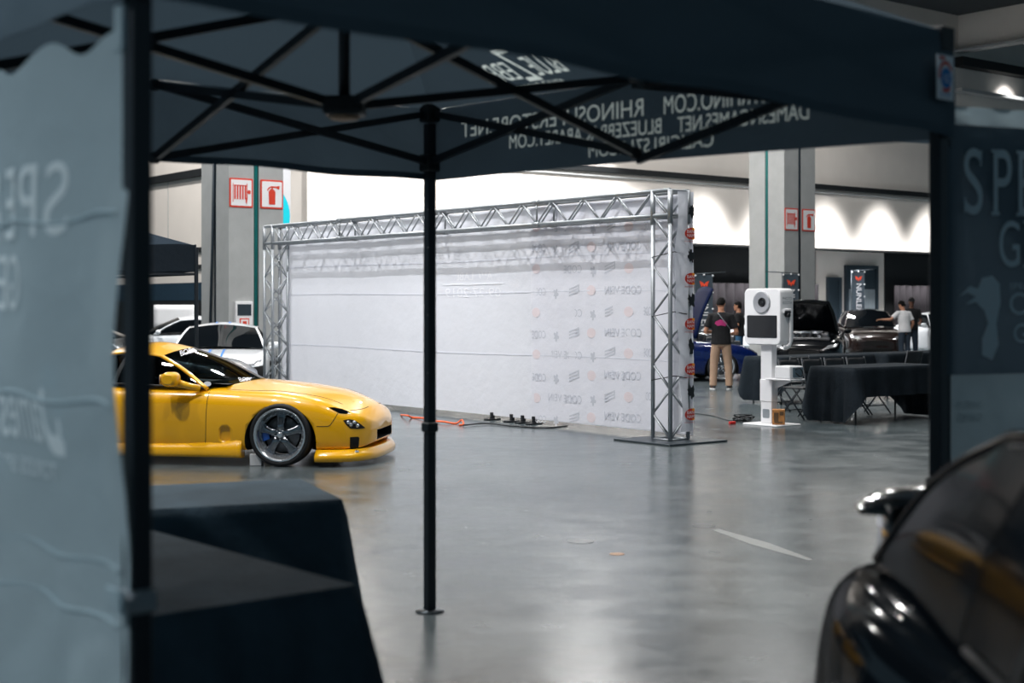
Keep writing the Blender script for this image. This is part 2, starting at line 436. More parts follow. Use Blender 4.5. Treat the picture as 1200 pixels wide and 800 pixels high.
# dark lower wall left and right of the service doors
T_D0, T_D1 = -2.2, 1.75
slab('trim_20', TC, T_D0, 0, 3.55, .05, 0, M['walldark'])
slab('trim_21', T_D1, 22, 0, 3.55, .05, 0, M['walldark'])
def door(name, t0, t1, h, m, pane=None):
    o = slab(name, t0, t1, 0, h, .06, 0, m)
    b = MB()
    for t in (t0 - .06, t1 + .06): b.box(wb(t, h / 2, .06), (.12, .14, h), RU)
    b.box(wb((t0 + t1) / 2, h + .06, .06), (t1 - t0 + .24, .14, .12), RU); b.build('door_frame', M['darkpipe'], o)
    b = MB(); b.box(wb(t0 + .12, 1.0, .1), (.05, .06, .22), RU, .01); b.build('door_handle', M['steel'], o)
    return o
door('door_1', -1.45, -.95, 2.5, M['darkpipe'])
d2 = door('door_2', -.45, 1.15, 2.95, M['darkpipe'])
b = MB(); b.box(wb(.35, 1.15, .08), (1.5, .03, 2.1), RU); b.build('lower_panel', M['greyplastic'], d2)

def pleated(name, t0, t1, h, label, off=.35):
    L = t1 - t0; n = int(L * 14)
    b = MB()
    def f(u, v): return wb(t0 + L * u, .03 + h * v, off + .05 * math.sin(u * n * 1.05) + .02 * math.sin(u * n * .31))
    b.grid(f, n * 4, 3)
    o = b.build(name, M['drape']); md = o.modifiers.new('s', 'SOLIDIFY'); md.thickness = .01
    apply_mods(o); centre(o); return tag(o, label, 'drape')
pleated('pipe_drape', -9.5, -2.35, 2.32, 'pleated charcoal drape along the back wall, left of the wide grey pillar and grey doors')
pleated('pipe_drape', 1.9, 8, 2.32, 'pleated charcoal drape along the back wall, right of the service doors behind the white car')

# ------------------------------------------------------------------ pillars with fire signs
def frame_sign(fr, icon, label):
    """fr(u, z, off): point on the pillar face"""
    t = thing('fire_sign', label, 'sign', fr(0, -.31, .0))
    inv = -V(t.location)
    def P(u, z, o): return fr(u, z, o) + inv
    b = MB()
    def plate(poly, o0, o1, mi=0):
        b.loft([[P(x, z, o0) for x, z in poly], [P(x, z, o1) for x, z in poly]], mi, True, True, False)
    plate(rrect(.55, .62, .03), .0, .018); b.build('sign_border', M['signred'], t)
    b = MB(); plate(rrect(.48, .55, .02), .018, .024); b.build('sign_face', M['signwhite'], t)
    b = MB()
    def q(pl): plate(pl, .024, .03)
    if icon == 'hose':
        for k in range(5): q([(-.17 + k * .062, -.14), (-.135 + k * .062, -.14), (-.135 + k * .062, .16), (-.17 + k * .062, .16)])
        q([(-.2, -.2), (-.19, -.2), (-.19, .2), (-.2, .2)]); q([(.125, -.16), (.14, -.16), (.14, .2), (.125, .2)])
        q([(.10, -.2), (.13, -.24), (.13, -.1), (.10, -.1)])
        q([(.18 + .04 * math.cos(a * PI / 6), .02 + .045 * math.sin(a * PI / 6)) for a in range(12)])
        q([(-.18, .145), (.12, .145), (.12, .165), (-.18, .165)])
    else:
        q([(-.075, -.22), (.075, -.22), (.08, .06), (.04, .11), (-.04, .11), (-.08, .06)])
        q([(-.02, .11), (.02, .11), (.02, .17), (-.02, .17)])
        q([(-.02, .14), (.09, .14), (.17, .11), (.19, .19), (.09, .175), (-.02, .175)])
        q([(-.02, .15), (-.09, .1), (-.1, .07), (-.12, .09), (-.09, .14), (-.02, .18)])
    b.build('pictogram', M['signred'], t)
def pillar(px, d, side, where, cabinet):
    S = 1.3
    c = at(px, HY, d); c.z = 0
    t = thing('concrete_pillar', 'wide grey grooved square ' + where, 'pillar', c)
    t['group'] = 'hall pillars'
    def outline(z):
        g = .06; dpt = .09; m_ = S / 2
        pl = [(0, 0), (m_ - g, 0), (m_ - g, dpt), (m_ + g, dpt), (m_ + g, 0), (S, 0), (S, S), (0, S), (0, m_ + g), (dpt, m_ + g), (dpt, m_ - g), (0, m_ - g)]
        return [U * p[0] + W * p[1] + Z * z for p in pl]
    b = MB(); b.loft([outline(0), outline(13)], 0, True, True, False); b.build('shaft', M['concrete'], t)
    b = MB(); b.tube([U * (S / 2) + W * .035 + Z * .1, U * (S / 2) + W * .035 + Z * 12.9], .045); b.build('conduit', M['teal'] if side == 'l' else M['darkpipe'], t)
    b = MB(); b.tube([W * (S / 2) + U * .035 + Z * .1, W * (S / 2) + U * .035 + Z * 12.9], .045); b.build('conduit', M['darkpipe'] if side == 'l' else M['teal'], t)
    if side == 'l':
        b = MB(); b.tube([W * .63 - U * .03 + Z * 5, W * .7 - U * .03 + Z * 3, W * .86 - U * .03 + Z * .4], .03); b.build('hanging_cable', M['darkpipe'], t)
    zc = 4.0
    for k, (u0, ic, nm) in enumerate(((.285, 'hose', 'red and white hose sign '), (1.015, 'ext', 'red and white extinguisher sign '))):
        frame_sign(lambda u, z, o, u0=u0: c + U * (u0 + u) - W * o + Z * (zc + z), ic, nm + 'on the ' + where.replace('pillar behind', 'pillar behind'))
    t2 = thing('extinguisher_cabinet', cabinet, 'cabinet', c + U * .34 + Z * .9)
    x0 = .0 if side == 'l' else .64
    t2.location = c + U * (.33 + x0) + Z * 1.08
    b = MB(); b.box((0, 0, .3), (.4, .14, .62), RU, .01); b.build('housing', M['signwhite'], t2)
    b = MB(); b.box(W * -.075 + Z * .43, (.32, .012, .24), RU); b.build('window', M['darkpipe'], t2)
    b = MB(); b.box(W * -.075 + Z * .14, (.22, .012, .22), RU); b.box(W * -.083 + Z * .14, (.17, .008, .17), RU, 0, 1); b.box(W * -.089 + Z * .14, (.09, .006, .1), RU, 0, 0)
    b.build('label_plate', [M['signred'], M['signwhite']], t2)
pillar(268, 30.1, 'l', 'pillar behind the white car at left', 'white extinguisher cabinet on the left pillar behind the white car')
pillar(919, 39.4, 'r', 'pillar behind the photo booth', 'white extinguisher cabinet on the pillar behind the photo booth')

# white hanging banner with a cyan ring, half behind the left pillar
b = MB(); p0, p1 = at(322, HY, 33.5), at(340.5, HY, 33.5)
R_ = p1.x - p0.x
b.box(((p0.x + p1.x) / 2 - .6, 33.5, 4.6), (R_ + 1.2, .03, 3.6))
hb = b.build('hanging_banner', M['whiteprint']); tag(hb, 'white hanging banner with a cyan ring, showing right of the left pillar', 'banner')
b = MB(); cx_, cz_ = p1.x - .95, at(0, 236, 33.5).z - .35
for r0, r1, zz in ((.72, .94, cz_), (.72, .94, cz_ + 1.75)):
    b.loft([[V((cx_ + r * math.cos(2 * PI * k / 48), 33.48, zz + r * math.sin(2 * PI * k / 48))) for k in range(48)] for r in (r0, r1)], 0, False)
b.build('ring_print', M['cyan'], hb)
centre_dummy = None
# cables that hold the banner up
for dx in (-.9, .0):
    b = MB(); b.tube([(p1.x + dx - .05, 33.5, 6.4), (p1.x + dx - .05, 33.5, 13)], .008); b.build('hanging_wire', M['steel'], hb)

# ------------------------------------------------------------------ goal-post truss with its backdrop
PR = V((1.87, 16.8, 0)); LT = 9.6; PL_ = PR + W * LT
tr = thing('truss_frame', 'long goal-post frame of silver box truss standing before the white backdrop', 'truss', PR)
def box_truss(base, axis, e1, e2, L, s=.145, bay=.3):
    a = MB(); br = MB()
    cs = [e1 * x * s + e2 * y * s for x, y in ((-1, -1), (1, -1), (1, 1), (-1, 1))]
    for c in cs: a.tube([base + c, base + c + axis * L], .025, 10)
    n = max(2, int(round(L / bay)))
    for f in range(4):
        c0, c1 = cs[f], cs[(f + 1) % 4]
        for k in range(n):
            p, q = (c0, c1) if (k + f) % 2 == 0 else (c1, c0)
            br.tube([base + p + axis * (L * k / n), base + q + axis * (L * (k + 1) / n)], .012, 6)
        for e in (0, n): br.tube([base + c0 + axis * (L * e / n), base + c1 + axis * (L * e / n)], .014, 6)
    return a, br
for i, off in enumerate((0, LT)):
    a, br = box_truss(W * off + Z * .03, Z, U, W, 2.63)
    p = a.build('truss_post', M['alu'], tr); br.build('bracing', M['alu'], p)
    bp = MB(); bp.box(W * off + Z * .012, (.95, .95, .022), RU, .005); bp.build('base_plate', M['plate'], tr)
segs = 4; L0 = (LT + .29) / segs
for k in range(segs):
    a, br = box_truss(W * (-.145 + L0 * k) + Z * 2.805, W, U, Z, L0)
    p = a.build('truss_beam', M['alu'], tr); br.build('bracing', M['alu'], p)
    if k:
        for x in (-1, 1):
            for y in (-1, 1):
                c = MB(); c.tube([W * (-.205 + L0 * k) + U * .145 * x + Z * (2.805 + .145 * y), W * (-.085 + L0 * k) + U * .145 * x + Z * (2.805 + .145 * y)], .033, 10); c.build('coupler', M['alu'], tr)
for off in (0, LT):
    for x in (-1, 1):
        for y in (-1, 1):
            cc = MB(); cc.tube([W * (off + .145 * y) + U * .145 * x + Z * 2.56, W * (off + .145 * y) + U * .145 * x + Z * 2.96], .031, 10); cc.build('corner_sleeve', M['alu'], tr)

BO = .21
def bp_(q, z, off=0.0):                      # point on the backdrop: q from its right end, off towards the camera
    return W * (q - .17) + U * (BO - off) + Z * z
BL = LT + .34
def ripple(q, z):
    return .004 * math.sin(q * 2.1 + z * .8) + .0025 * math.sin(q * 11 - z * 3.7) + .0015 * math.sin(q * 23 + z)
bd = thing('backdrop_banner', 'wide white fabric backdrop seen from behind, prints showing through, tied to the truss', 'backdrop', PR)
b = MB(); b.grid(lambda u, v: bp_(BL * u, .07 + 2.86 * v, ripple(BL * u, .07 + 2.86 * v)), 160, 30); b.build('back_fabric', M['banner'], bd, recalc=False)
# the printed width on the right, a little whiter
q0, q1 = .25, 3.05
b = MB(); b.grid(lambda u, v: bp_(q0 + (q1 - q0) * u, .08 + 2.84 * v, ripple(q0 + (q1 - q0) * u, .08 + 2.84 * v) + .004), 60, 30); b.build('printed_panel', M['banner_print'], bd, recalc=False)
# fold lines
for z in (1.78, .93, 2.24):
    b = MB(); b.grid(lambda u, v, z=z: bp_(BL * (.01 + .98 * u), z + .02 * (v - .5) + .012 * math.sin(u * 9), ripple(BL * (.01 + .98 * u), z) + .005 + .0012 * (1 - abs(2 * v - 1))), 120, 2)
    b.build('fold', M['banner'], bd, recalc=False)
def qpx(px):                                # distance along the backdrop seen at a photo column
    k = (px - CX) / F_PX; o = PR + U * BO
    return (o.x - k * o.y) / (-W.x + k * W.y) + .17
def zpx(px, py):
    p = PR + bp_(qpx(px), 0); return CAM_H - (py - HY) / F_PX * p.y
def ghost_text(txt, x0, x1, yb, h, m, target):
    """reads from the far side, so it runs from its right pixel x1 to its left pixel x0 as seen from here"""
    qa, qb = qpx(x1), qpx(x0); z = zpx((x0 + x1) / 2, yb)
    b = MB(); b.text(txt, bp_(qa, z, ripple(qa, z) + (.007 if x0 > 600 else .003)), W, Z, width=abs(qb - qa), height=h); b.build('ghost_lettering', m or target, bd, recalc=False)
def gface(pts, m, name):
    b = MB(); b.face(pts); b.build(name, m, bd, recalc=False)
g = M['ghost']
rows = [266, 290, 315, 341, 366, 391, 415, 441, 466, 490]
for i, y in enumerate(rows):
    def oval(px, py, rw=.085, rh=.065):
        q, z = qpx(px), zpx(px, py); pts = [bp_(q + rw * math.cos(2 * PI * k / 24), z + rh * math.sin(2 * PI * k / 24), ripple(q, z) + .007) for k in range(24)]; gface(pts, M['ghost_red'], 'ghost_oval')
    def emblem(px, py):
        q, z = qpx(px), zpx(px, py)
        gface([bp_(q + (.06 if k % 3 else .03) * math.cos(2 * PI * k / 14), z + (.07 if k % 3 else .04) * math.sin(2 * PI * k / 14), ripple(q, z) + .007) for k in range(14)], M['ghost'], 'ghost_emblem')
    def script(px, py):
        q, z = qpx(px), zpx(px, py)
        gface([bp_(q + x, z + y - .3 * x, ripple(q, z) + .007) for x, y in ((-.1, -.05), (.1, -.05), (.1, -.03), (-.08, -.03), (-.08, -.01), (.1, -.01), (.1, .01), (-.08, .01), (-.08, .03), (.1, .03), (.1, .05), (-.1, .05))], M['ghost'], 'ghost_script')
    if i % 2 == 0:
        oval(629, y); ghost_text('CODE VEIN', 643, 682, y + 5, .10, M['ghost'], g); emblem(695, y + 3); script(715, y - 2); oval(737, y - 1); ghost_text('CODE', 755, 767, y + 3, .10, None, g)
    else:
        ghost_text('CODE', 624, 640, y + 5, .10, None, g); emblem(652, y + 3); script(673, y - 1); oval(693, y - 1); ghost_text('CODE VEIN', 709, 752, y + 3, .10, None, g)
g = M['ghost_white']
ghost_text('AVAILABLE', 529, 577, 328, .11, None, g); ghost_text('09·27·2019', 522, 587, 348, .13, None, g)
qa, qb, zz = qpx(590), qpx(519), zpx(555, 333)
gface([bp_(qa, zz, .009), bp_(qb, zz, .009), bp_(qb, zz + .012, .009), bp_(qa, zz + .012, .009)], M['ghost_white'], 'ghost_rule')
# side return at the right end with its logos
def sp(u, z, off=0.0): return W * (-.17 - off) + U * u + Z * z
b = MB(); b.grid(lambda u, v: sp((-.04 + .05 * math.sin(v * 5.5 + 1) + .015 * math.sin(v * 23)) * (1 - u) + BO * u, .12 + 2.82 * v, .008 * math.sin(v * 17 + u * 3)), 8, 60); b.build('side_return', M['banner'], bd, recalc=False)
for k in range(6):
    orr, oor, otx, oem = MB(), MB(), MB(), MB()
    z = .12 + .2 + k * .532
    if z > 2.85: continue
    def ol(a0, a1, rw, rh, t): t.face([sp(.17 + (rw * math.cos(a0 + (a1 - a0) * i / 20) if rw * math.cos(a0 + (a1 - a0) * i / 20) < BO - .17 else BO - .17), z + rh * math.sin(a0 + (a1 - a0) * i / 20), .022) for i in range(21)])
    ol(PI * .5, PI * 1.5, .12, .07, orr); ol(-PI * .5, PI * .5, .12, .07, oor)
    orr.face([sp(.16, z - .05, .0225), sp(BO, z - .05, .0225), sp(BO, z + .04, .0225), sp(.16, z + .04, .0225)])
    otx.text('BAN', sp(.085, z + .006, .025), U, Z, width=.115, height=.036); otx.text('NAM', sp(.085, z - .042, .025), U, Z, width=.115, height=.036)
    oem.text('Entertainment', sp(.05, z - .1, .022), U, Z, width=.15, height=.016)
    lg = orr.build('oval_logo', M['oval_red'], bd, recalc=False); oor.build('oval_half', M['oval_orange'], lg, recalc=False)
    otx.build('oval_lettering', M['whiteprint'], lg, recalc=False); oem.build('caption', M['oval_red'], lg, recalc=False)
for k in range(5):
    z = .12 + .47 + k * .532
    pts = []; oem = MB()
    rnd = random.Random(3 + k)
    for i in range(22):
        a = 2 * PI * i / 22; r = .035 + .05 * rnd.random(); pts.append(sp(min(.16 + r * .9 * math.cos(a), BO), z + r * 1.25 * math.sin(a), .022))
    oem.face(pts, 0)
    oem.face([sp(.12, z - .02, .022), sp(.10, z + .15, .022), sp(.125, z + .02, .022)], 0); oem.build('dark_emblem', M['black'], bd, recalc=False)
for z in (.75, 1.5, 2.2):
    tz = MB(); tz.tube([sp(.1, z), sp(-.1, z + .03), W * .14 - U * .17 + Z * (z - .03)], .006, 6); tz.build('tie_cord', M['black'], bd)
# weights and cables on the floor under the backdrop
for i, px in enumerate((577, 600, 613, 626)):
    p = PR + bp_(qpx(px), 0, .0)
    b = MB(); b.box((0, 0, .055), (.05, .05, .11), RU, .004); b.box((0, 0, .012), (.22, .1, .024), RU, .004)
    tag(b.build('floor_weight', M['black'], None, p), 'small black foot holding down the lower edge of the white backdrop', 'weight', 'feet under the backdrop')
def cable(pts, r, m, label, name='power_cable', z=None):
    f = crv(pts); n = len(pts) * 10
    b = MB(); b.tube([f(i / n) for i in range(n + 1)], r, 6)
    return tag(centre(b.build(name, m)), label, 'cable')
def gp(px, py, z): return ground(px, py, z)
cable([gp(470, 486, .012), gp(478, 487, .06), gp(483, 489, .012), gp(497, 490, .03), gp(505, 493, .012), gp(520, 494, .03), gp(534, 496, .012), gp(541, 492, .06), gp(543, 497, .02), gp(538, 498, .012)], .013, M['orange'], 'orange extension cable tangled under the white backdrop, near the car nose')
cable([gp(543, 498, .02), gp(570, 496, .02), gp(600, 499, .012), gp(640, 501, .012), gp(665, 499, .012)], .011, M['black'], 'thin black cable lying along the foot of the white backdrop')
cable([gp(812, 484, .006), gp(835, 487, .008), gp(852, 492, .006), gp(864, 493, .008)], .010, M['black'], 'thin black cable crossing the floor from the backdrop to the photo booth')

# floor marks
def floor_patch(px, py, r, m, label, sq=1.0):
    c = ground(px, py, 0); b = MB(); rnd = random.Random(int(px))
    b.loft([[V((r * k2 * sq * math.cos(2 * PI * k / 22) * (1 + .12 * math.sin(3.1 * k) * (sq != 1)), r * k2 * math.sin(2 * PI * k / 22), z)) for k in range(22)] for k2, z in ((1, 0.0005), (1, .0015), (.94, .002))])
    tag(b.build('floor_cover', m, None, c), label, 'floor cover')
floor_patch(680, 634, .095, M['stain'], 'round dark floor cover in the middle of the bare concrete')
floor_patch(825, 616, .085, M['stain'], 'dark floor cover nearer the right, with a pale scuff trailing from it')
floor_patch(723, 649, .05, M['tan'], 'small tan floor plug right of the round dark cover')
b = MB(); a0, a1 = ground(838, 620), ground(950, 656)
dd = (a1 - a0); nn = V((-dd.y, dd.x, 0)).normalized()
b.loft([[a0 + nn * s * .03 + Z * z, a0.lerp(a1, .5) + nn * s * .07 + Z * z, a1 + nn * s * .02 + Z * z][::1] for s, z in ((-1, .001), (1, .001))], 0, False, False, False)
tag(b.build('floor_scuff', mat('pale_scuff', (128, 131, 130), .35)), 'long pale scuff mark on the concrete, beside the right floor cover', 'scuff')
# ------------------------------------------------------------------ the pop-up tent we look under
TCN = V((-.62, 5.26, 0))
cF = V((-.43, 7.44, 0)); cN = V((-.81, 3.075, 0)); cR = V((1.52, 5.07, 0)); cL = V((-2.805, 5.45, 0))
dz = {'F': 0, 'N': .0, 'R': -.06, 'L': 0}
tent = thing('popup_tent', 'black pop-up tent overhead with mirrored white lettering on its far valance', 'tent', TCN)
T0 = TCN
cs = {'F': cF - T0, 'N': cN - T0, 'R': cR - T0, 'L': cL - T0}
sides = [('F', 'R'), ('R', 'N'), ('N', 'L'), ('L', 'F')]
ZT, ZB = 2.6, 2.27
for k, c in cs.items():
    inw = (-c).normalized()
    b = MB(); R = rotz(math.atan2(c.y, c.x) + PI / 4)
    b.box(c + Z * (1.28 + dz[k]), (.05, .05, 2.64 - .1), R, .006)
    leg = b.build('leg', M['frame'], tent)
    b = MB(); b.box(c + Z * .5, (.038, .038, .97), R, .004); b.build('lower_tube', M['frame'], leg)
    b = MB(); b.lathe([(0, 0), (.075, 0), (.075, .006), (.02, .008), (.02, .03), (0, .03)], c, n=20); b.build('foot_plate', M['plate'], leg)
    b = MB(); b.box(c + Z * .965, (.068, .068, .05), R, .008); b.box(c + Z * .965 + inw * -.045, (.03, .02, .03), R, .004); b.build('height_clip', M['greyplastic'] if k in 'N' else M['frame'], leg)
    b = MB(); b.box(c + Z * (2.345 + dz[k]), (.085, .085, .09), R, .01); b.build('slider', M['black'], leg); b = MB(); b.box(c + Z * (2.605 + dz[k]), (.085, .085, .09), R, .01); b.build('corner_bracket', M['black'], leg)
    if k == 'F':
        b = MB()
        for z in (1.25, 1.55, 1.9, 2.1): b.ball(c + V((-.006, -.026, z)), .006, 8, 6)
        b.build('button', M['steel'], leg)
mids = {}
def trbar(p, q, w=.026, h=.034):
    b = MB(); b.bar(p, q, w, h); b.build('truss_bar', M['frame'], tent)
HB, HT = Z * 2.335, Z * 2.72
for a, c in sides:
    m = (cs[a] + cs[c]) / 2; mids[a + c] = m
    for e in (a, c):
        n = Z.cross(cs[c] - cs[a]).normalized() * .012
        trbar(cs[e] + Z * (2.605 + dz[e]) + n, m + Z * (2.27 + dz[e] / 2) + n); trbar(cs[e] + Z * (2.345 + dz[e]) - n, m + Z * (2.6 + dz[e] / 2) - n)
    trbar(m + Z * 2.6, HB); trbar(m + Z * 2.27, HT)
    b = MB(); b.ball(m + Z * 2.6, .03, 8, 6); b.ball(m + Z * 2.27, .03, 8, 6); b.build('joint', M['black'], tent)
b = MB(); b.tube([Z * 2.3, Z * 3.3], .022, 10); cpole = b.build('centre_post', M['frame'], tent)
b = MB(); b.box(Z * 2.335, (.15, .15, .07), None, .015); b.build('hub', M['black'], tent)
b = MB(); b.lathe([(0, 2.285), (.05, 2.287), (.06, 2.3), (0, 2.3)], n=20); b.build('hub_cap', mat('tan_cap', (176, 140, 112), .5), tent)
PEAK = Z * 3.32
def out_of(a, c):
    n = (cs[a] + cs[c]).normalized(); return n
EV = {}
for k, c in cs.items(): EV[k] = c * 1.022 + Z * (2.63 + dz[k])
for a, c in sides:                                                    # four roof panels, sagging a little between the bars
    A, C = EV[a], EV[c]
    def roof(u, v):
        e = A.lerp(C, u); p = e.lerp(PEAK, v)
        return p - Z * (.05 * math.sin(PI * v) * math.sin(PI * u) + .012 * math.sin(u * 19) * math.sin(PI * u) * v * (1 - v) * 4)
    FR = (a, c) == ('F', 'R')
    if not FR:
        b = MB(); b.grid(roof, 24, 16); r = b.build('roof_panel', M['tent'], tent, recalc=False)
    else:
        def hit(px, py):
            o = V((0, 0, CAM_H)); d = at(px, py, 10) - o
            A_, C_, P_ = EV['F'] + T0, EV['R'] + T0, PEAK + T0
            n = (C_ - A_).cross(P_ - A_); t = (A_ - o).dot(n) / d.dot(n); return o + d * t - T0
        xx = (A - C).normalized(); nn_ = (A - C).cross(PEAK - C).normalized(); yy = nn_.cross(xx)
        def loc2(p): return ((p - C).dot(xx), (p - C).dot(yy))
        pA, pB = loc2(hit(668, 83)), loc2(hit(564, 91)); wd = pB[0] - pA[0]; y0 = (pA[1] + pB[1]) / 2 - .03
        LT_ = [('BLUE', pA[0], y0, wd * .35, .16), ('Z', pA[0] + wd * .37, y0 - .03, wd * .17, .27), ('EBRA', pA[0] + wd * .56, y0, wd * .44, .15), ('ADULT CABARET', pA[0] + wd * .18, y0 - .09, wd * .62, .045)]
        b = MB(); b.sheet([(0, 0), loc2(A), loc2(PEAK)], LT_, C, xx, yy); r = b.build('roof_panel', M['tent'], tent, recalc=False)
        for txt, x0, y0, w_, h_ in LT_:
            b = MB(); b.text(txt, C + xx * x0 + yy * y0, xx, yy, width=w_, height=h_); b.build('lettering', M['print_val'], r, recalc=False)
    # valance
    n2 = out_of(a, c)
    def val(u, v):
        p = A.lerp(C, u) + n2 * .012 * (1 - v)
        zb = ZB - .015 + (dz[a] * (1 - u) + dz[c] * u) + .012 * math.sin(PI * u) + .006 * math.sin(u * 21)
        return V((p.x, p.y, 0)) + n2 * (.03 * (1 - v) * math.sin(PI * u) + .006 * math.sin(u * 33 + v * 3)) + Z * (zb + (p.z - zb) * v)
    if not FR:
        b = MB(); b.grid(val, 60, 6); vo = b.build('valance', M['tent'], tent, recalc=False)
        b = MB(); b.grid(lambda u, v: val(u, v * .09) - n2 * .004, 60, 1); b.build('hem', M['tent'], vo, recalc=False)
    else:
        o1 = cs['R'] * 1.022; d1 = (cs['F'] - cs['R']).normalized(); Lf = (cs['F'] - cs['R']).length * 1.022; o1 = o1 + n2 * .001
        def sx(px):
            k = (px - CX) / F_PX; o = o1 + T0; return (k * o.y - o.x) / (d1.x - k * d1.y)
        LT_ = []
        for txt, xl, xr, zc, h in (('RHINOSUPERSTORE.NET', 541, 754, 2.505, .078), ('SPEARMINTRHINO.COM', 778, 985, 2.50, .078), ('BLUEZEBRACABARET.COM', 597, 775, 2.415, .066), ('DAMESNGAMES.NET', 794, 948, 2.41, .066), ('CALIGIRLS714.COM', 690, 836, 2.335, .062)):
            s0, s1 = sx(xr), sx(xl); LT_.append((txt, s0, zc - h / 2 - 2.0, s1 - s0, h))
        zb = ZB - .015 - 2.0
        ol_ = [(0, zb)] + [(Lf * i / 20, zb + .012 * math.sin(PI * i / 20)) for i in range(1, 20)] + [(Lf, zb), (Lf, EV['F'].z - 2.0), (0, EV['F'].z - 2.0)]
        def shear(bb):
            for v in bb.bm.verts:
                q = max(0, min(1, (v.co - o1).dot(d1) / Lf)); v.co.z += dz['R'] * (1 - q)
            return bb
        b = MB(); b.sheet(ol_, LT_, o1 + Z * 2.0, d1, Z); vo = shear(b).build('valance', M['tent'], tent, recalc=False)
        for txt, x0, y0, w_, h_ in LT_:
            b = MB(); b.text(txt, o1 + Z * (2.0 + y0) + d1 * x0, d1, Z, width=w_, height=h_); shear(b).build('lettering', M['print_val'], vo, recalc=False)
    if (a, c) == ('R', 'N'):
        # maker's patch sewn near the right corner
        d1 = (cs['N'] - cs['R']).normalized(); q = cs['R'] * 1.022 + n2 * .05 + d1 * .075
        def pp(u, v, o): return q + d1 * (.10 - u) + Z * (2.33 + v - .015) + n2 * o
        b = MB(); b.loft([[pp(u, v, o) for u, v in ((0, 0), (.1, 0), (.1, .155), (0, .155))] for o in (0, .004)], 0, True, True, False); pt = b.build('patch', M['whiteprint'], vo)
        b = MB()
        b.face([pp(.052 + .033 * math.cos(k * PI / 12), .075 + .036 * math.sin(k * PI / 12), .006) for k in range(24)], 0)
        b.loft([[pp(.05 + r * math.cos(a_), .08 + r * 1.25 * math.sin(a_), .0055) for a_ in [PI * (.15 + .9 * k / 16) for k in range(17)]] for r in (.034, .044)], 1, False, False, False)
        b.loft([[pp(.05 + r * math.cos(a_), .08 + r * 1.25 * math.sin(a_), .0055) for a_ in [PI * (1.35 + .4 * k / 10) for k in range(11)]] for r in (.034, .044)], 1, False, False, False)
        b.text('E-Z UP', pp(.018, .012, .006), -d1 * -1 if False else -d1, Z, width=.06, height=.013, mi=0)
        b.text('EZ', pp(.034, .06, .008), -d1, Z, width=.036, height=.026, mi=2)
        b.face([pp(.01, .138, .006), pp(.045, .138, .006), pp(.045, .148, .006), pp(.01, .148, .006)], 1)
        b.build('emblem', [M['patchblue'], M['signred'], M['whiteprint']], pt, recalc=False)

# grey printed wall hung on the near left side of the tent
nl = (cL - cN).normalized(); no = V((nl.y, -nl.x, 0))
if no.dot(TCN - cN) > 0: no = -no
wall = thing('tent_wall', 'grey backlit fabric wall with mirrored print hanging at the left edge of the tent', 'tent wall', cN)
def wl(q, z, off=0.0): return nl * q + Z * z + no * (off + .03)
def wtop(q):
    if q < .075: return 2.235
    return 2.20 - .10 * min(1, (q - .075) / .12) ** .5 * 0 - .045 * math.sin((q - .075) * 9) ** 2 + .02 * math.sin(q * 4)
def wrip(q, z):
    return .016 * math.sin(q * 6 + z * 2.2) + .010 * math.sin(q * 14 - z * 3.1) + .012 * math.sin(z * 5 + q * 2) + .007 * math.sin((q + z) * 21) * max(0, 1.15 - z)
def wedge(z): return -.012 + .016 * math.sin(z * 4.3 + .8) + .010 * math.sin(z * 9.7) + .02 * max(0, 2.1 - z) / 2.1 * 0
def wpt(u, v):
    qn = 3.02 * u ** 1.4
    z0 = .03; z1 = wtop(qn); z = z0 + (z1 - z0) * v
    e = wedge(z) * (1 - u)
    return wl(e + qn, z, wrip(qn, z))
b = MB(); b.grid(wpt, 150, 120); b.build('wall_fabric', M['tentwall'], wall, recalc=False)
for z, tilt in ((1.02, -.0), (.90, -.0), (1.38, .0), (1.80, .0)):
    b = MB(); b.grid(lambda u, v: wl(.04 + 2.9 * u, z + .012 * (v - .5) + .008 * math.sin(u * 40), wrip(.04 + 2.9 * u, z) + .002 + .005 * (1 - abs(2 * v - 1))), 120, 2); b.build('crease', M['tentwall'], wall, recalc=False)
b = MB(); b.box(wl(.02, 2.2, 0), (.04, .012, .1), rotz(math.atan2(nl.y, nl.x)), .003); b.build('hook_strap', M['tentwall'], wall)
b = MB(); b.box(wl(-.02, .975, .03), (.07, .012, .05), rotz(math.atan2(nl.y, nl.x)), .003); b.build('hook_strap', M['tentwall'], wall)
def wtext(bb, txt, q, z, w, h, shear=0):
    n0 = len(bb.bm.verts)
    bb.text(txt, wl(q, z, 0), nl, Z, width=w, height=h)
    bb.bm.verts.ensure_lookup_table()
    for v in bb.bm.verts[n0:]:
        qq = v.co.dot(nl); zz = v.co.z
        if shear: v.co += nl * shear * (zz - z)
        v.co += no * (wrip(qq, zz) + .003)
b = MB()
for i, ch in enumerate('SPEARMINT'): wtext(b, ch, .335 + i * .128 + (.035 if ch == 'I' else 0), 1.765, .095 if ch != 'I' else .024, .175)
for i, ch in enumerate('RHINO'): wtext(b, ch, 1.62 + i * .128 + (.035 if ch == 'I' else 0), 1.765, .095 if ch != 'I' else .024, .175)
for i, ch in enumerate("GENTLEMEN'S"): wtext(b, ch, .55 + i * .105, 1.59, .08, .135)
wtext(b, 'Dames', .33, 1.275, .34, .15, .25); wtext(b, "n'", .69, 1.275, .09, .11, .25); wtext(b, 'Games', .82, 1.275, .36, .15, .25)
wtext(b, 'D', .315, 1.25, .09, .21, .25)
wtext(b, 'TOPLESS SPORTS BAR & GRILL', .36, 1.19, .8, .04)
b.build('lettering', M['print_soft'], wall, recalc=False)

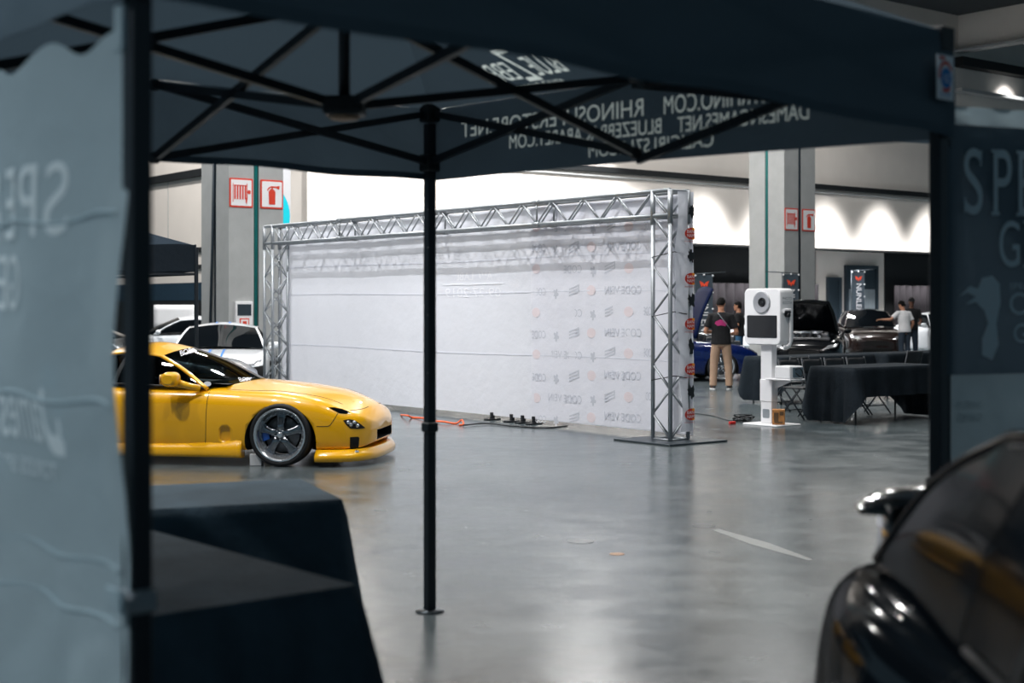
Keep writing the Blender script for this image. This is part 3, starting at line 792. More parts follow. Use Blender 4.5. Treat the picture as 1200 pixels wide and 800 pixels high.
# second tent standing behind the right corner: dark printed wall, grey wall below
P2 = V((1.650, 5.46, 0)); d2 = V((.924, .383, 0)); n2 = V((.383, -.924, 0))
t2 = thing('banner_tent', 'second black tent at the right edge with pale SPE lettering on its dark side wall', 'tent', P2)
def w2(q, z, off=0): return d2 * q + Z * z + n2 * off
b = MB(); b.box(w2(.0, 1.2), (.05, .05, 2.4), rotz(.39), .005); b.build('leg', M['frame'], t2); b = MB(); b.box(w2(2.95, 1.2), (.05, .05, 2.4), rotz(.39), .005)
b.build('leg', M['frame'], t2)
b = MB(); b.grid(lambda u, v: w2(-.02 + 2.95 * u, 1.335 + (2.30 - 1.335) * v, .03 + .008 * math.sin(u * 21 + v * 4)), 40, 12); b.build('dark_wall', M['tent'], t2, recalc=False)
b = MB(); b.grid(lambda u, v: w2(.03 + 2.9 * u, .92 + (1.36 - .92) * v, -.03 + .012 * math.sin(u * 26 + v * 3)), 60, 10); lp = b.build('lower_wall', M['lowwall'], t2, recalc=False)
b = MB(); b.grid(lambda u, v: w2(-.02 + 2.95 * u, .02 + .93 * v, .0 + .01 * math.sin(u * 17)), 40, 6); b.build('skirt', M['tent'], t2, recalc=False)
b = MB(); b.grid(lambda u, v: w2(-.05 + 3.05 * u, 2.29 + .085 * v, .05 - .09 * v + .012 * math.sin(u * 90) * v), 160, 3); b.build('roof_edge', M['tentwall'], t2, recalc=False)
b = MB(); b.grid(lambda u, v: w2(-.05 + 3.05 * u, 2.375 + .06 * v, -.04 - 1.5 * v), 10, 6); b.build('roof_panel', M['tent'], t2, recalc=False)
M['serif'] = fabric('pale_wall_print', (222, 236, 242), .35, None, .2, 3)
b = MB()
def serif(ch, q, z, w, h):
    if ch == 'I': q += w * .38; w *= .25
    o = w2(q, z, .05)
    def st(pl): b.face([o + d2 * x * w + Z * y * h for x, y in pl])
    if ch == 'S': b.text('S', o, d2, Z, width=w, height=h, bold=.0); st([(.0, .05), (.07, .0), (.1, .24), (.02, .26)]); st([(.86, .74), (.94, .74), (.96, .96), (.88, .98)])
    else:
        b.text(ch, o, d2, Z, width=w, height=h)
        for y in (() if ch == 'I' else (0, .95)): st([(-.12, y), (.32 if ch == 'P' else .3, y), (.32 if ch == 'P' else .3, y + .05), (-.12, y + .05)])
for i, ch in enumerate('SPEARMINT'): serif(ch, .065 + i * .122 + (.02 if i else 0), 1.955 - .006, .088, .255)
for i, ch in enumerate('GENTLEMEN'): serif(ch, .235 + i * .13, 1.75, .10, .18) if ch != 'G' else b.text('G', w2(.235 + i * .13, 1.75, .05), d2, Z, width=.10, height=.18)
b.text('CALI', w2(.285, 1.565, .05), d2, Z, width=.26, height=.085); b.text('GIRLS', w2(.305, 1.455, .05), d2, Z, width=.27, height=.075)
b.text('SPEARMINT RHINO', w2(.285, 1.665, .05), d2, Z, width=.4, height=.022)
fig = [(.12, .0), (.17, -.02), (.2, .04), (.19, .12), (.21, .2), (.205, .27), (.17, .3), (.12, .29), (.10, .25), (.06, .26), (.01, .22), (.05, .235), (.09, .22), (.04, .19), (.09, .2), (.13, .17), (.15, .12), (.12, .06)]
b.face([w2(.03 + x * 1.0, 1.41 + y * 1.02, .05) for x, y in fig])
b.build('lettering', M['serif'], t2, recalc=False)
for tx_, q_, z_, w_, h_ in (('SPEA', .22, .935, .19, .075), ("DAMES N'", .20, 1.20, .13, .03), ('GAMES', .20, 1.15, .12, .03)):
    b = MB(); b.text(tx_, w2(q_, z_, -.008), -d2, Z, width=w_, height=h_); b.build('lettering', M['lowprint'], lp, recalc=False)

# ------------------------------------------------------------------ tables under cloths
def table(name_label, cloth_label, K, a, bdir, La, Lb, h, drops, flare=.05, group=None, cat='table', cm='clothfar'):
    """K corner, a long way, bdir short way; drops for the sides: near-a(0), far end(1), far-b(2), K end(3)"""
    c = K + a * La / 2 + bdir * Lb / 2
    ang = math.atan2(a.y, a.x); R = rotz(ang)
    t = thing('folding_table', name_label, 'table', V((c.x, c.y, 0)), 0, group)
    b = MB(); b.box(Z * (h - .025), (La - .03, Lb - .03, .035), R, .01); b.build('table_top', M['greyplastic'], t)
    for sx_ in (-1, 1):
        for sy_ in (-1, 1):
            b = MB(); p = R @ V((sx_ * (La / 2 - .12), sy_ * (Lb / 2 - .08), 0))
            b.tube([p + Z * (h - .03), p], .014, 8); b.build('leg', M['frame'], t)
    # the cloth: a top and a skirt with soft folds
    cl = thing('tablecloth', cloth_label, 'tablecloth', V((c.x, c.y, 0)), 0, None)
    n = 160; per = []
    sgn = 1 if a.cross(bdir).z > 0 else -1
    corners = [(-La / 2, -Lb / 2), (La / 2, -Lb / 2), (La / 2, Lb / 2), (-La / 2, Lb / 2)]
    tot = 2 * (La + Lb)
    for i in range(4):
        p, q = V(corners[i] + (0,)), V(corners[(i + 1) % 4] + (0,)); m = int(n * (q - p).length / tot)
        for k in range(m):
            f = k / m; pt = p.lerp(q, f); nrm = V(((q - p).y, -(q - p).x, 0)).normalized()
            Ls = (q - p).length; e = .06 / Ls
            d = drops[i]
            if f < e: w_ = .5 + f / e / 2; d = drops[i] * w_ + drops[i - 1] * (1 - w_); nrm = (nrm * w_ + V((-1, 0, 0) if i == 0 else (0, -1, 0) if i == 1 else (1, 0, 0) if i == 2 else (0, 1, 0)) * (1 - w_)).normalized()
            if f > 1 - e: w_ = .5 + (1 - f) / e / 2; d = drops[i] * w_ + drops[(i + 1) % 4] * (1 - w_); nrm = (nrm * w_ + V((1, 0, 0) if i == 0 else (0, 1, 0) if i == 1 else (-1, 0, 0) if i == 2 else (0, -1, 0)) * (1 - w_)).normalized()
            cf = min(f, 1 - f) * Ls
            per.append((pt, nrm, d, math.exp(-(cf / .12) ** 2), i + f))
    def P(x, y, z): return a * x + bdir * y + Z * z
    rings = []; T = 10
    for j in range(T + 1):
        s = j / T; rg = []
        for pt, nrm, d, cn, ii in per:
            wv = .018 * math.sin(ii * 23) + .012 * math.sin(ii * 41 + 1)
            off = .012 + s * (flare + wv + cn * .09) if j else .0
            z = h + .004 - d * s - (.0 if j else 0)
            q = pt + nrm * off
            rg.append(P(q.x, q.y, max(z, .012)))
        rings.append(rg)
    b = MB(); b.loft(rings, 0, False)
    b.face(rings[0]); b.bm.verts.ensure_lookup_table()
    bmesh.ops.remove_doubles(b.bm, verts=b.bm.verts, dist=.0005)
    b.build('cloth', M[cm], cl)
    return t, cl
aB = V((-.643, .766, 0)); bB = V((-.766, -.643, 0))
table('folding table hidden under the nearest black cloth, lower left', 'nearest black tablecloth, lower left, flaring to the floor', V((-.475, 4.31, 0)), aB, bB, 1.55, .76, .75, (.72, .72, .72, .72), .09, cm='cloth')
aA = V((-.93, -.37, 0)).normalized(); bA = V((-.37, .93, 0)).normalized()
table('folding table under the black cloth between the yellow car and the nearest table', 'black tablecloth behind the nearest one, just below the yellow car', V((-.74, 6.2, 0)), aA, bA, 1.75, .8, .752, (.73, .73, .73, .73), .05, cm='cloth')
KT = V((4.6, 19.1, 0))
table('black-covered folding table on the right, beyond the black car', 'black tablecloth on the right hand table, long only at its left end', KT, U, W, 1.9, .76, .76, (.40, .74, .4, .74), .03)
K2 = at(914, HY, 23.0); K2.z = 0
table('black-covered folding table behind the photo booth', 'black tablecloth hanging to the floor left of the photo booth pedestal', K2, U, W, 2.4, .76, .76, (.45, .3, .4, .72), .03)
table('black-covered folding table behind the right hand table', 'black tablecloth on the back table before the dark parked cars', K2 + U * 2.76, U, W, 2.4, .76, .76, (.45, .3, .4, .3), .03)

# ------------------------------------------------------------------ folding chairs
def chair(loc, rz, label, group='black folding chairs at the tables'):
    t = thing('folding_chair', label, 'chair', loc, rz, group)
    b = MB(); b.box((0, 0, .44), (.40, .38, .025), None, .01); b.build('seat', M['black'], t)
    R = Matrix.Rotation(math.radians(-12), 3, 'X')
    b = MB(); b.grid(lambda u, v: V((-.2 + .4 * u, -.21 - .045 * v - .03 * math.sin(PI * u), .62 + .2 * v)), 8, 4); o = b.build('backrest', M['black'], t); md = o.modifiers.new('s', 'SOLIDIFY'); md.thickness = .015; apply_mods(o)
    for s in (-1, 1):
        b = MB(); b.tube([(s * .215, .22, .01), (s * .215, -.17, .45), (s * .21, -.26, .84)], .012, 8); b.build('leg', M['frame'], t)
        b = MB(); b.tube([(s * .195, -.24, .01), (s * .195, .12, .42)], .012, 8); b.build('leg', M['frame'], t)
    b = MB(); b.tube([(-.215, .12, .13), (.215, .12, .13)], .009, 6); b.tube([(-.195, -.15, .12), (.195, -.15, .12)], .009, 6); b.build('crossbar', M['frame'], t)
    return t
ch0 = None
spots = []
for i in range(4):
    p = KT + W * 1.12 + U * (.25 + .5 * i); spots.append((p, TH + PI, ('first', 'second', 'third', 'fourth')[i] + ' black folding chair from the left behind the right hand covered table'))
pL = at(922, HY, 21.6); pL.z = 0
spots.append((pL, TH, 'black folding chair standing just right of the photo booth, before the back table'))
for i in range(2):
    p = K2 + U * (2.7 + .7 * i) - W * .38; spots.append((p, TH, ('left', 'right')[i] + ' one of two black folding chairs tucked at the front of the back table'))
for p, rz, lab in spots:
    if ch0 is None: ch0 = chair(V((p.x, p.y, 0)), rz, lab)
    else:
        c = copy_tree(ch0); c.location = (p.x, p.y, 0); c.rotation_euler = (0, 0, rz); c['label'] = lab

# ------------------------------------------------------------------ photo booth
sB = 87.0; dB = F_PX / sB
pb = at(901, HY, dB); pb.z = 0
ab = PI / 2 - TH                               # squared up with the hall like the backdrop
booth = thing('photo_booth', 'white photo booth on a pedestal with round lens ring and black screen', 'photo booth', pb, -ab)
b = MB(); b.loft([[V((x + .05, y, z)) for x, y in rrect(w_, d_, .03)] for w_, d_, z in ((.62, .50, 0), (.62, .50, .012), (.60, .48, .02))], 0); b.build('base', M['boothwhite'], booth)
b = MB(); b.box((0, 0, .55), (.195, .11, 1.06), None, .01); col_ = b.build('pedestal', M['boothwhite'], booth)
b = MB(); b.box((0, 0, .46), (.212, .128, .30), None, .01); b.build('sleeve', M['boothwhite'], col_)
b = MB(); b.loft([[V((x, y, .15 + z)) for x, z in rrect(.12, .12, .02)] for y in (-.058, -.054)], 0, True); b.build('cable_hole', M['greyplastic'], col_)
b = MB(); b.box((.27, .02, .62), (.44, .30, .022), None, .008); b.prism([(0, 0), (.34, .0), (0, -.13)], (.09, .02, .61), (1, 0, 0), (0, 0, 1), .02); b.build('shelf', M['boothwhite'], booth)
hz0 = 1.075; HH = .755; HD = .125
hd = MB(); hd.loft([[V((x * sc, y, hz0 + HH / 2 + z * sc)) for x, z in rrect(.64, HH, .065)] for y, sc in ((-HD - .012, .965), (-HD - .006, .985), (-HD + .01, 1), (HD - .01, 1), (HD, .985), (HD + .006, .96))], 0)
head = hd.build('head', M['boothwhite'], booth)
yf = -HD - .012; zr = hz0 + HH - .185
b = MB(); b.lathe([(.150, yf), (.150, yf - .016), (.142, yf - .022), (.128, yf - .020), (.075, yf - .003), (.062, yf - .002)], (0, 0, zr), 'y', 40); b.build('lens_ring', M['ringlight'], head)
b = MB(); b.lathe([(.064, yf - .002), (.056, yf - .018), (.048, yf - .018), (.044, yf - .012), (0, yf - .012)], (0, 0, zr), 'y', 32); b.build('lens', M['screen'], head)
b = MB(); b.loft([[V((x, y, hz0 + .245 + z)) for x, z in rrect(.53 * s, .30 * s, .012)] for y, s in ((yf, 1), (yf - .007, .99))], 0); b.build('screen', M['screen'], head)
for tx_, z_ in (('PHOTO', .60), ('BOOTH', .545)):
    b = MB(); b.text(tx_, (.3215, -.09, hz0 + z_), (0, 1, 0), Z, width=.18, height=.04); b.build('lettering', M['greyplastic'], head, recalc=False)
hp = crv([V((.335, y, hz0 + z)) for y, z in ((-.09, .45), (.02, .46), (.055, .42), (.055, .06), (.0, -.02), (-.09, -.03))])
b = MB(); b.tube([hp(i / 30) for i in range(31)], [(.012, .03)] * 31, 8); b.build('side_bracket', M['boothwhite'], head)
b = MB(); b.lathe([(0, .32), (.03, .32), (.03, .37), (.022, .38), (0, .38)], (0, -.02, hz0 + .40), 'x', 16); b.build('knob', M['black'], head)
b = MB(); b.box((.345, -.02, hz0 + .44), (.03, .11, .035), None, .008); b.build('clamp', M['black'], head)
pr = thing('photo_printer', 'grey photo printer on the booth shelf right of the pedestal', 'printer', pb + rotz(-ab) @ V((.335, .02, .632)), -ab)
b = MB(); b.box((0, 0, .085), (.27, .27, .17), None, .02); b.build('housing', M['boothwhite'], pr)
b = MB(); b.loft([[V((.136 + e, .02 + x, .085 + z)) for x, z in rrect(.20, .13, .015)] for e in (-.004, .002)], 0); b.build('front_panel', mat('bluegrey_plastic', (92, 112, 124), .35), pr)
b = MB(); cv_ = crv([(.13, -.04, .12), (.17, .02, .14), (.16, .09, .07), (.17, .03, .03), (.16, -.05, .08)]); b.tube([cv_(i / 24) for i in range(25)], .008, 6); b.build('cord', M['black'], pr)
bx = thing('wooden_box', 'small brown plywood box standing on the booth base right of the pedestal', 'box', pb + rotz(-ab) @ V((.225, -.06, .021)), -.2)
b = MB(); b.box((0, 0, .10), (.165, .165, .20), None, .006); b.build('body', M['wood'], bx)
for c_, s_ in (((.04, -.0845, .15), (.05, .004, .05)), ((-.03, -.0845, .10), (.06, .004, .12)), ((.0, -.0845, .03), (.11, .004, .02))):
    b = MB(); b.box(c_, s_); b.build('printed_mark', mat('brown_print', (92, 66, 40), .7), bx)
b = MB(); rnd = random.Random(5)
pts = [V((rnd.uniform(-.15, .13), rnd.uniform(-.09, .09), .012 + .085 * rnd.random() * math.exp(-i * .0))) for i in range(26)]
f = crv(pts); b.tube([f(i / 260) for i in range(261)], .008, 6)
cpile = b.build('cable_coil', M['black']); cpile.location = ground(872, 494); tag(cpile, 'tangle of black cables on the floor left of the booth base', 'cable')
b = MB(); b.box((0, 0, .02), (.09, .05, .04), rotz(.4), .008); ad = b.build('power_adapter', M['red']); ad.location = ground(858, 497); tag(ad, 'small red plug end beside the black cable tangle', 'plug')

# ------------------------------------------------------------------ flags on stands
def flag(px, ptop, pbot, d, label, flip, w=.5):
    p = at(px, HY, d); p.z = 0
    zt = at(px, ptop, d).z
    t = thing('banner_flag', label, 'flag', p, 0, 'dark flags with a red emblem')
    b = MB(); b.tube([(.0, .02, 0), (.0, .02, zt + .04)], .018, 8); b.tube([(-.02, .02, zt + .02), (.02 + w * 1.75 * flip, .02, zt + .07)] if flip > 0 else [(w, .02, zt + .02), (-w * 1.1, .02, zt + .07)], .014, 8); b.lathe([(0, 0), (.3, .0), (.3, .02), (.03, .05)], n=20); b.build('stand', M['plate'], t)
    h = 2.0
    b = MB(); b.grid(lambda u, v: V((.02 + w * u, .0 + .02 * math.sin(v * 5 + u * 2), zt - h * v)), 8, 16); cl = b.build('cloth', M['flag'], t, recalc=False)
    b = MB(); c = (.02 + w / 2, zt - .24)
    wing = [(0, -.10), (.035, -.02), (.07, -.07), (.12, .085), (.042, .055), (.0, .0)]
    for s in (-1, 1): b.face([V((c[0] + s * x, -.035, c[1] + y)) for x, y in (wing if s > 0 else wing[::-1])])
    b.build('emblem', M['flagred'], cl, recalc=False)
    b = MB(); b.text('NUNLENN', V((.02 + w * .32, -.035, zt - .42)), (0, 0, -1), (1, 0, 0), width=1.2, height=w * .42); b.build('lettering', M['whiteprint'], cl, recalc=False)
    b = MB()
    for k in range(4): b.ball((.02 + w, -.02, zt - .02 - .42 * k), .025, 8, 6)
    b.ball((.02, -.02, zt - .02), .025, 8, 6); b.ball((.02 + w / 2, -.02, zt - .0), .025, 8, 6)
    b.build('clip', M['whiteprint'], t)
flag(814, 322, 365, 36, 'dark flag with red emblem above the blue car, left of the back-turned man', 1, .44)
flag(917, 321, 365, 38.9, 'dark flag with red emblem mostly hidden behind the photo booth head', -1, .42)
flag(998, 318, 365, 48.7, 'dark flag with red emblem in front of the grey service doors', 1, .42)

# ------------------------------------------------------------------ black canopy over the cars on the left
C0 = at(230, HY, 19.5); C0.z = 0
t3 = thing('canopy_tent', 'black canopy tent over the cars at far left, behind the yellow car', 'tent', C0)
ca = -U * 3.05; cb_ = W * 4.5
for p in (V((0, 0, 0)), ca, cb_, ca + cb_):
    b = MB(); b.box(p + Z * 1.2, (.045, .045, 2.4), RU, .005); b.build('leg', M['frame'], t3)
c4 = [V((0, 0, 0)), ca, ca + cb_, cb_]
pk = (ca + cb_) / 2 + Z * 3.1
for i in range(4):
    p, q = c4[i], c4[(i + 1) % 4]
    b = MB(); b.grid(lambda u, v: (p.lerp(q, u) + Z * 2.42).lerp(pk, v), 6, 6); b.build('roof_panel', M['tent3'], t3, recalc=False)
    b = MB(); b.grid(lambda u, v: p.lerp(q, u) * 1.01 + Z * (2.06 + .37 * v + .01 * math.sin(u * 20)), 24, 3); b.build('valance', M['tent3'], t3, recalc=False)
    b = MB(); b.bar(p + Z * 2.03, q + Z * 2.03, .03); b.build('truss_bar', M['frame'], t3)
# white board standing behind the cars
q = at(204, HY, 38.5); q.z = 0
wbd = thing('display_board', 'white board standing behind the parked cars at far left', 'board', q, .0)
b = MB(); b.grid(lambda u, v: V((-.56 + 1.12 * u, -.02 * math.sin(PI * u), 1.0 + .62 * v)), 8, 4); o = b.build('panel', M['boothwhite'], wbd); md = o.modifiers.new('s', 'SOLIDIFY'); md.thickness = .04; apply_mods(o)
for s in (-.45, .45):
    b = MB(); b.tube([(s, .03, 0), (s, .03, 1.1)], .02, 8); b.box((s, .03, .015), (.06, .5, .03)); b.build('leg', M['frame'], wbd)
# ------------------------------------------------------------------ wheels
def make_wheel(parent, r=.315, w=.24, rim=None, hub=None, spokes=5, detail=True, calip='blue', dark=False):
    """wheel in its own frame: axle along y, outer face towards -y"""
    rim = rim or r * .83; R = r; h = w / 2
    b = MB()
    b.lathe([(rim - .035, h), (rim, h), (rim + .004, h * .95), (rim, h * .6), (rim * .90, h * .2), (rim * .76, h * .0), (rim * .76, -h * .22), (rim * .82, -h * .30), (rim * .90, -h * .62), (rim * .94, -h * .86), (rim * .985, -h * .92), (rim + .006, -h), (rim - .002, -h * 1.03), (rim - .012, -h * .98)], (0, 0, 0), 'y', 48)
    wh = b.build('wheel', M['chrome'] if not dark else M['gunmetal'], parent)
    b = MB(); b.lathe([(rim - .01, h * .8), (rim + .01, h), (R - .02, h), (R - .004, h * .85), (R, h * .4), (R, -h * .4), (R - .004, -h * .85), (R - .02, -h), (rim + .012, -h), (rim + .004, -h * .85)], (0, 0, 0), 'y', 56); b.build('tyre', M['rubber'], wh)
    b = MB()
    for k in range(spokes):
        a = PI / 2 + 2 * PI * k / spokes; c, s = math.cos(a), math.sin(a); tx, tz = -s, c
        rr = []
        for rad, wd, y, th in ((.045, .042, -h * .72, .035), (rim * .4, .033, -h * .60, .03), (rim * .62, .038, -h * .46, .024), (rim * .74, .050, -h * .36, .02), (rim * .80, .056, -h * .34, .018)):
            o = V((c * rad, y, s * rad)); t_ = V((tx, 0, tz))
            rr.append([o - t_ * wd, o - t_ * wd * .55 + V((0, -th * .5, 0)), o + t_ * wd * .55 + V((0, -th * .5, 0)), o + t_ * wd, o + t_ * wd + V((0, th, 0)), o - t_ * wd + V((0, th, 0))])
        b.loft(rr, 0, True)
    b.lathe([(0, -h * .78), (.05, -h * .78), (.062, -h * .7), (.066, -h * .4), (0, -h * .4)], (0, 0, 0), 'y', 24)
    b.build('spokes', M['gunmetal'], wh)
    b = MB(); b.lathe([(0, -h * .95), (.022, -h * .94), (.030, -h * .86), (.034, -h * .7), (0, -h * .7)], (0, 0, 0), 'y', 24); b.build('hub_cap', M['chrome'], wh)
    b = MB(); b.lathe([(.0, -h * .12), (rim * .68, -h * .12), (rim * .68, h * .05), (0, h * .05)], (0, 0, 0), 'y', 36); b.build('brake_disc', M['steel'], wh)
    if detail:
        b = MB(); b.lathe([(rim * .76, h * .3), (0, h * .3)], (0, 0, 0), 'y', 32); b.build('inner_well', M['void'], wh)
        b = MB(); a0 = PI - .35
        b.loft([[V((math.cos(a) * q, y, math.sin(a) * q)) for q, y in ((rim * .5, -h * .3), (rim * .76, -h * .3), (rim * .76, h * .1), (rim * .5, h * .1))] for a in [a0 + .14 * k for k in range(6)]], 0, True, True, False); b.build('brake_caliper', M[calip], wh)
        b = MB()
        for k in range(30):
            a = 2 * PI * k / 30; b.ball((math.cos(a) * rim * .80, -h * .33, math.sin(a) * rim * .80), .0065, 6, 5)
        for k in range(5):
            a = PI / 2 + PI / 5 + 2 * PI * k / 5; b.ball((math.cos(a) * .048, -h * .78, math.sin(a) * .048), .010, 6, 5)
        b.build('rivets', M['chrome'], wh)
    return wh

# ------------------------------------------------------------------ cars (x forward, y left, z up, origin under the front axle)
class Car:
    def __init__(s, label, st, paint, loc, rz, cuts, gh, wheelbase, track=.76, wr=.315, arch=None, group=None, dark=False, name='car', glassm=None, steer=0, detail=False):
        s.root = thing(name, label, 'car', loc, rz, group); s.paint = paint
        s.wheelbase = wheelbase
        st = [tuple(x) for x in st]
        cv = [crv([V((r[0], r[1], r[2])) for r in st]), crv([V((r[3], r[4], 0)) for r in st])]
        N = 84; rings = []
        for i in range(N + 1):
            a, c = cv[0](i / N), cv[1](i / N); x, Wd, zb, zs, zc = a.x, a.y, a.z, c.x, c.y; h = zs - zb
            ctl = [(0, zb), (.5 * Wd, zb), (.85 * Wd, zb + .004), (.955 * Wd, zb + .03 * h), (.99 * Wd, zb + .13 * h), (1.0 * Wd, zb + .33 * h), (.998 * Wd, zb + .52 * h), (.985 * Wd, zb + .70 * h), (.955 * Wd, zb + .85 * h), (.885 * Wd, zb + .965 * h), (.77 * Wd, zs + .004), (.52 * Wd, zs + .55 * (zc - zs)), (.25 * Wd, zs + .9 * (zc - zs)), (0, zc)]
            f = crv([V((0, y, z)) for y, z in ctl]); K = 30
            half = [f(k / K) for k in range(K + 1)]
            rings.append([V((x, -p.y, p.z)) for p in half] + [V((x, p.y, p.z)) for p in half[-2:0:-1]])
        b = MB(); b.loft(rings, 0, True)
        body = b.build('body', [paint, M['void'], M['interior']], s.root)
        cut = MB()
        ar = arch or (.25, wr + .05)
        for x in (0, -wheelbase):
            for sy in (-1, 1): cut.lathe([(0, sy * .46), (ar[1], sy * .46), (ar[1], sy * 1.3), (0, sy * 1.3)], (x, 0, ar[0]), 'y', 40, 1)
        for c in cuts: c(cut)
        bmesh.ops.remove_doubles(cut.bm, verts=cut.bm.verts, dist=1e-5)
        co = cut.build('cutter', [paint, M['void'], M['interior']], s.root)
        md = body.modifiers.new('b', 'BOOLEAN'); md.object = co; md.operation = 'DIFFERENCE'; md.solver = 'EXACT'
        apply_mods(body); me = co.data; bpy.data.objects.remove(co); bpy.data.meshes.remove(me)
        s.body = body; s.refresh()
        for x in (0, -wheelbase):
            for sy in (-1, 1):
                if s.wheel_src is None: w_ = make_wheel(s.root, wr, .24, detail=detail, dark=dark); s.wheel_src = w_
                else: w_ = copy_tree(s.wheel_src, s.root)
                w_.location = (x, sy * track, wr); w_.rotation_euler = (0, 0, (0 if sy < 0 else PI) + (steer if x == 0 else 0))
        s.green(gh, glassm or (M['darkglass'], M['darkglass']))
    wheel_src = None
    def refresh(s):
        bm = bmesh.new(); bm.from_mesh(s.body.data); s.bvh = BVHTree.FromBMesh(bm); bm.free()
        bpy.context.view_layer.update()
        s.mw = s.root.matrix_world.copy(); s.mi = s.mw.inverted()
    def ray(s, o, d, bvh=None):
        h = (bvh or s.bvh).ray_cast(V(o), V(d).normalized())
        return (h[0], h[1]) if h[0] is not None else (None, None)
    def pxhit(s, px, py, bvh=None):
        o = s.mi @ V((0, 0, CAM_H)); d = (s.mi @ at(px, py, 10)) - o
        return s.ray(o, d, bvh)
    def strip(s, pts, r, m, name, mirror=True):
        f = crv(pts); n = max(6, len(pts) * 6); b = MB(); P = [f(i / n) for i in range(n + 1)]
        b.tube(P, r, 5)
        if mirror:
            b2 = MB(); b2.tube([V((p.x, -p.y, p.z)) for p in P], r, 5); b2.build(name, m, s.root)
        return b.build(name, m, s.root)
    def side_line(s, xz, r, m, name):
        f = crv([V((x, 0, z)) for x, z in xz]); n = len(xz) * 10; P = []
        for i in range(n + 1):
            p = f(i / n); h, _ = s.ray((p.x, -3, p.z), (0, 1, 0))
            if h: P.append(h)
        if len(P) > 2: return s.strip(P, r, m, name)
    def top_line(s, xy, r, m, name, mirror=True):
        f = crv([V((x, y, 0)) for x, y in xy]); n = len(xy) * 10; P = []
        for i in range(n + 1):
            p = f(i / n); h, _ = s.ray((p.x, p.y, 3), (0, 0, -1))
            if h: P.append(h)
        if len(P) > 2: return s.strip(P, r, m, name, mirror)
    def px_line(s, pxs, r, m, name, mirror=True):
        f = crv([V((x, y, 0)) for x, y in pxs]); n = len(pxs) * 8; P = []
        for i in range(n + 1):
            p = f(i / n); h, _ = s.pxhit(p.x, p.y)
            if h: P.append(h)
        if len(P) > 2: return s.strip(P, r, m, name, mirror)
    def patch(s, poly, cast, m, name, off=.004, mirror=True, cuts=4, thick=.0, parent=None):
        """poly in 2-D, cast(p) -> (point, normal) on the surface"""
        bm = bmesh.new(); vs = [bm.verts.new((x, y, 0)) for x, y in poly]; bm.faces.new(vs)
        bmesh.ops.triangulate(bm, faces=bm.faces)
        bmesh.ops.subdivide_edges(bm, edges=bm.edges, cuts=cuts, use_grid_fill=True)
        bad = []
        for v in bm.verts:
            h, n = cast(v.co.x, v.co.y)
            if h is None: bad.append(v)
            else: v.co = h + n * off
        if bad: bmesh.ops.delete(bm, geom=bad, context='VERTS')
        if mirror and bm.faces:
            b2 = MB(); b2.bm.free(); b2.bm = bm.copy()
            for v in b2.bm.verts: v.co.y *= -1
            for f in b2.bm.faces: f.smooth = True
            b2.build(name, m, parent or s.root)
        b = MB(); b.bm.free(); b.bm = bm
        for f in bm.faces: f.smooth = True
        return b.build(name, m, parent or s.root)
    def px_patch(s, poly, m, name, **k): return s.patch(poly, lambda x, y: s.pxhit(x, y), m, name, **k)
    def top_patch(s, poly, m, name, **k): return s.patch(poly, lambda x, y: s.ray((x, y, 3), (0, 0, -1)), m, name, **k)
    def front_patch(s, poly, m, name, az=0.0, **k):
        d = V((-math.cos(az), math.sin(az), 0)); e = V((math.sin(az), math.cos(az), 0))     # looking back; e = to the left
        return s.patch(poly, lambda x, y: s.ray(e * x + Z * y - d * 4, d), m, name, **k)
    def rear_patch(s, poly, m, name, **k): return s.patch(poly, lambda x, y: s.ray((-8, x, y), (1, 0, 0)), m, name, **k)
    def green(s, g, gm):
        """g: cowl centre, base corner, header centre, header corner, rear header centre, corner, rear base centre, corner, belt bulge"""
        cw, bc, hc, hk, rc, rk, tc, tk = [V(p) for p in g['pts']]
        mir = lambda p: V((p.x, -p.y, p.z)); rt = lambda p: V((p.x, -p.y, p.z))    # corners are given for the left (+y); right is mirrored
        R = lambda p: V((p.x, -abs(p.y), p.z)); L = lambda p: V((p.x, abs(p.y), p.z))
        bow = g.get('bow', .02)
        apil = lambda S_: crv([S_(bc), S_(bc.lerp(hk, .5)) + V((-.01, 0, .03)), S_(hk)])
        rail = lambda S_: crv([S_(hk), S_(hk.lerp(rk, .5)) + V((0, 0, .035)), S_(rk)])
        cpil = lambda S_: crv([S_(rk), S_(rk.lerp(tk, .5)) + V((0, 0, g.get('cb', .03))), S_(tk)])
        base = crv([R(bc), (R(bc).lerp(cw, .5) + V((.05, -.03, 0))), cw, (L(bc).lerp(cw, .5) + V((.05, .03, 0))), L(bc)])
        head = crv([R(hk), R(hk).lerp(hc, .5) + V((.0, 0, .012)), hc, L(hk).lerp(hc, .5) + V((.0, 0, .012)), L(hk)])
        rhead = crv([R(rk), R(rk).lerp(rc, .5) + V((0, 0, .012)), rc, L(rk).lerp(rc, .5) + V((0, 0, .012)), L(rk)])
        tail = crv([R(tk), R(tk).lerp(tc, .5), tc, L(tk).lerp(tc, .5), L(tk)])
        ws = coons(base, head, apil(R), apil(L))
        b = MB(); b.grid(ws, 24, 14); s.wind = b.build('windscreen', gm[0], s.root)
        rf = coons(head, rhead, rail(R), rail(L))
        def roof(u, v): return rf(u, v) + V((0, 0, .02 * math.sin(PI * u) * math.sin(PI * v)))
        b = MB(); b.grid(roof, 20, 14); s.roof = b.build('roof', s.paint, s.root)
        bk = coons(rhead, tail, cpil(R), cpil(L))
        b = MB(); b.grid(bk, 20, 10); b.build('rear_window', gm[0], s.root)
        cpt = g.get('cp', .30)                                     # how much of the flank glass is painted pillar
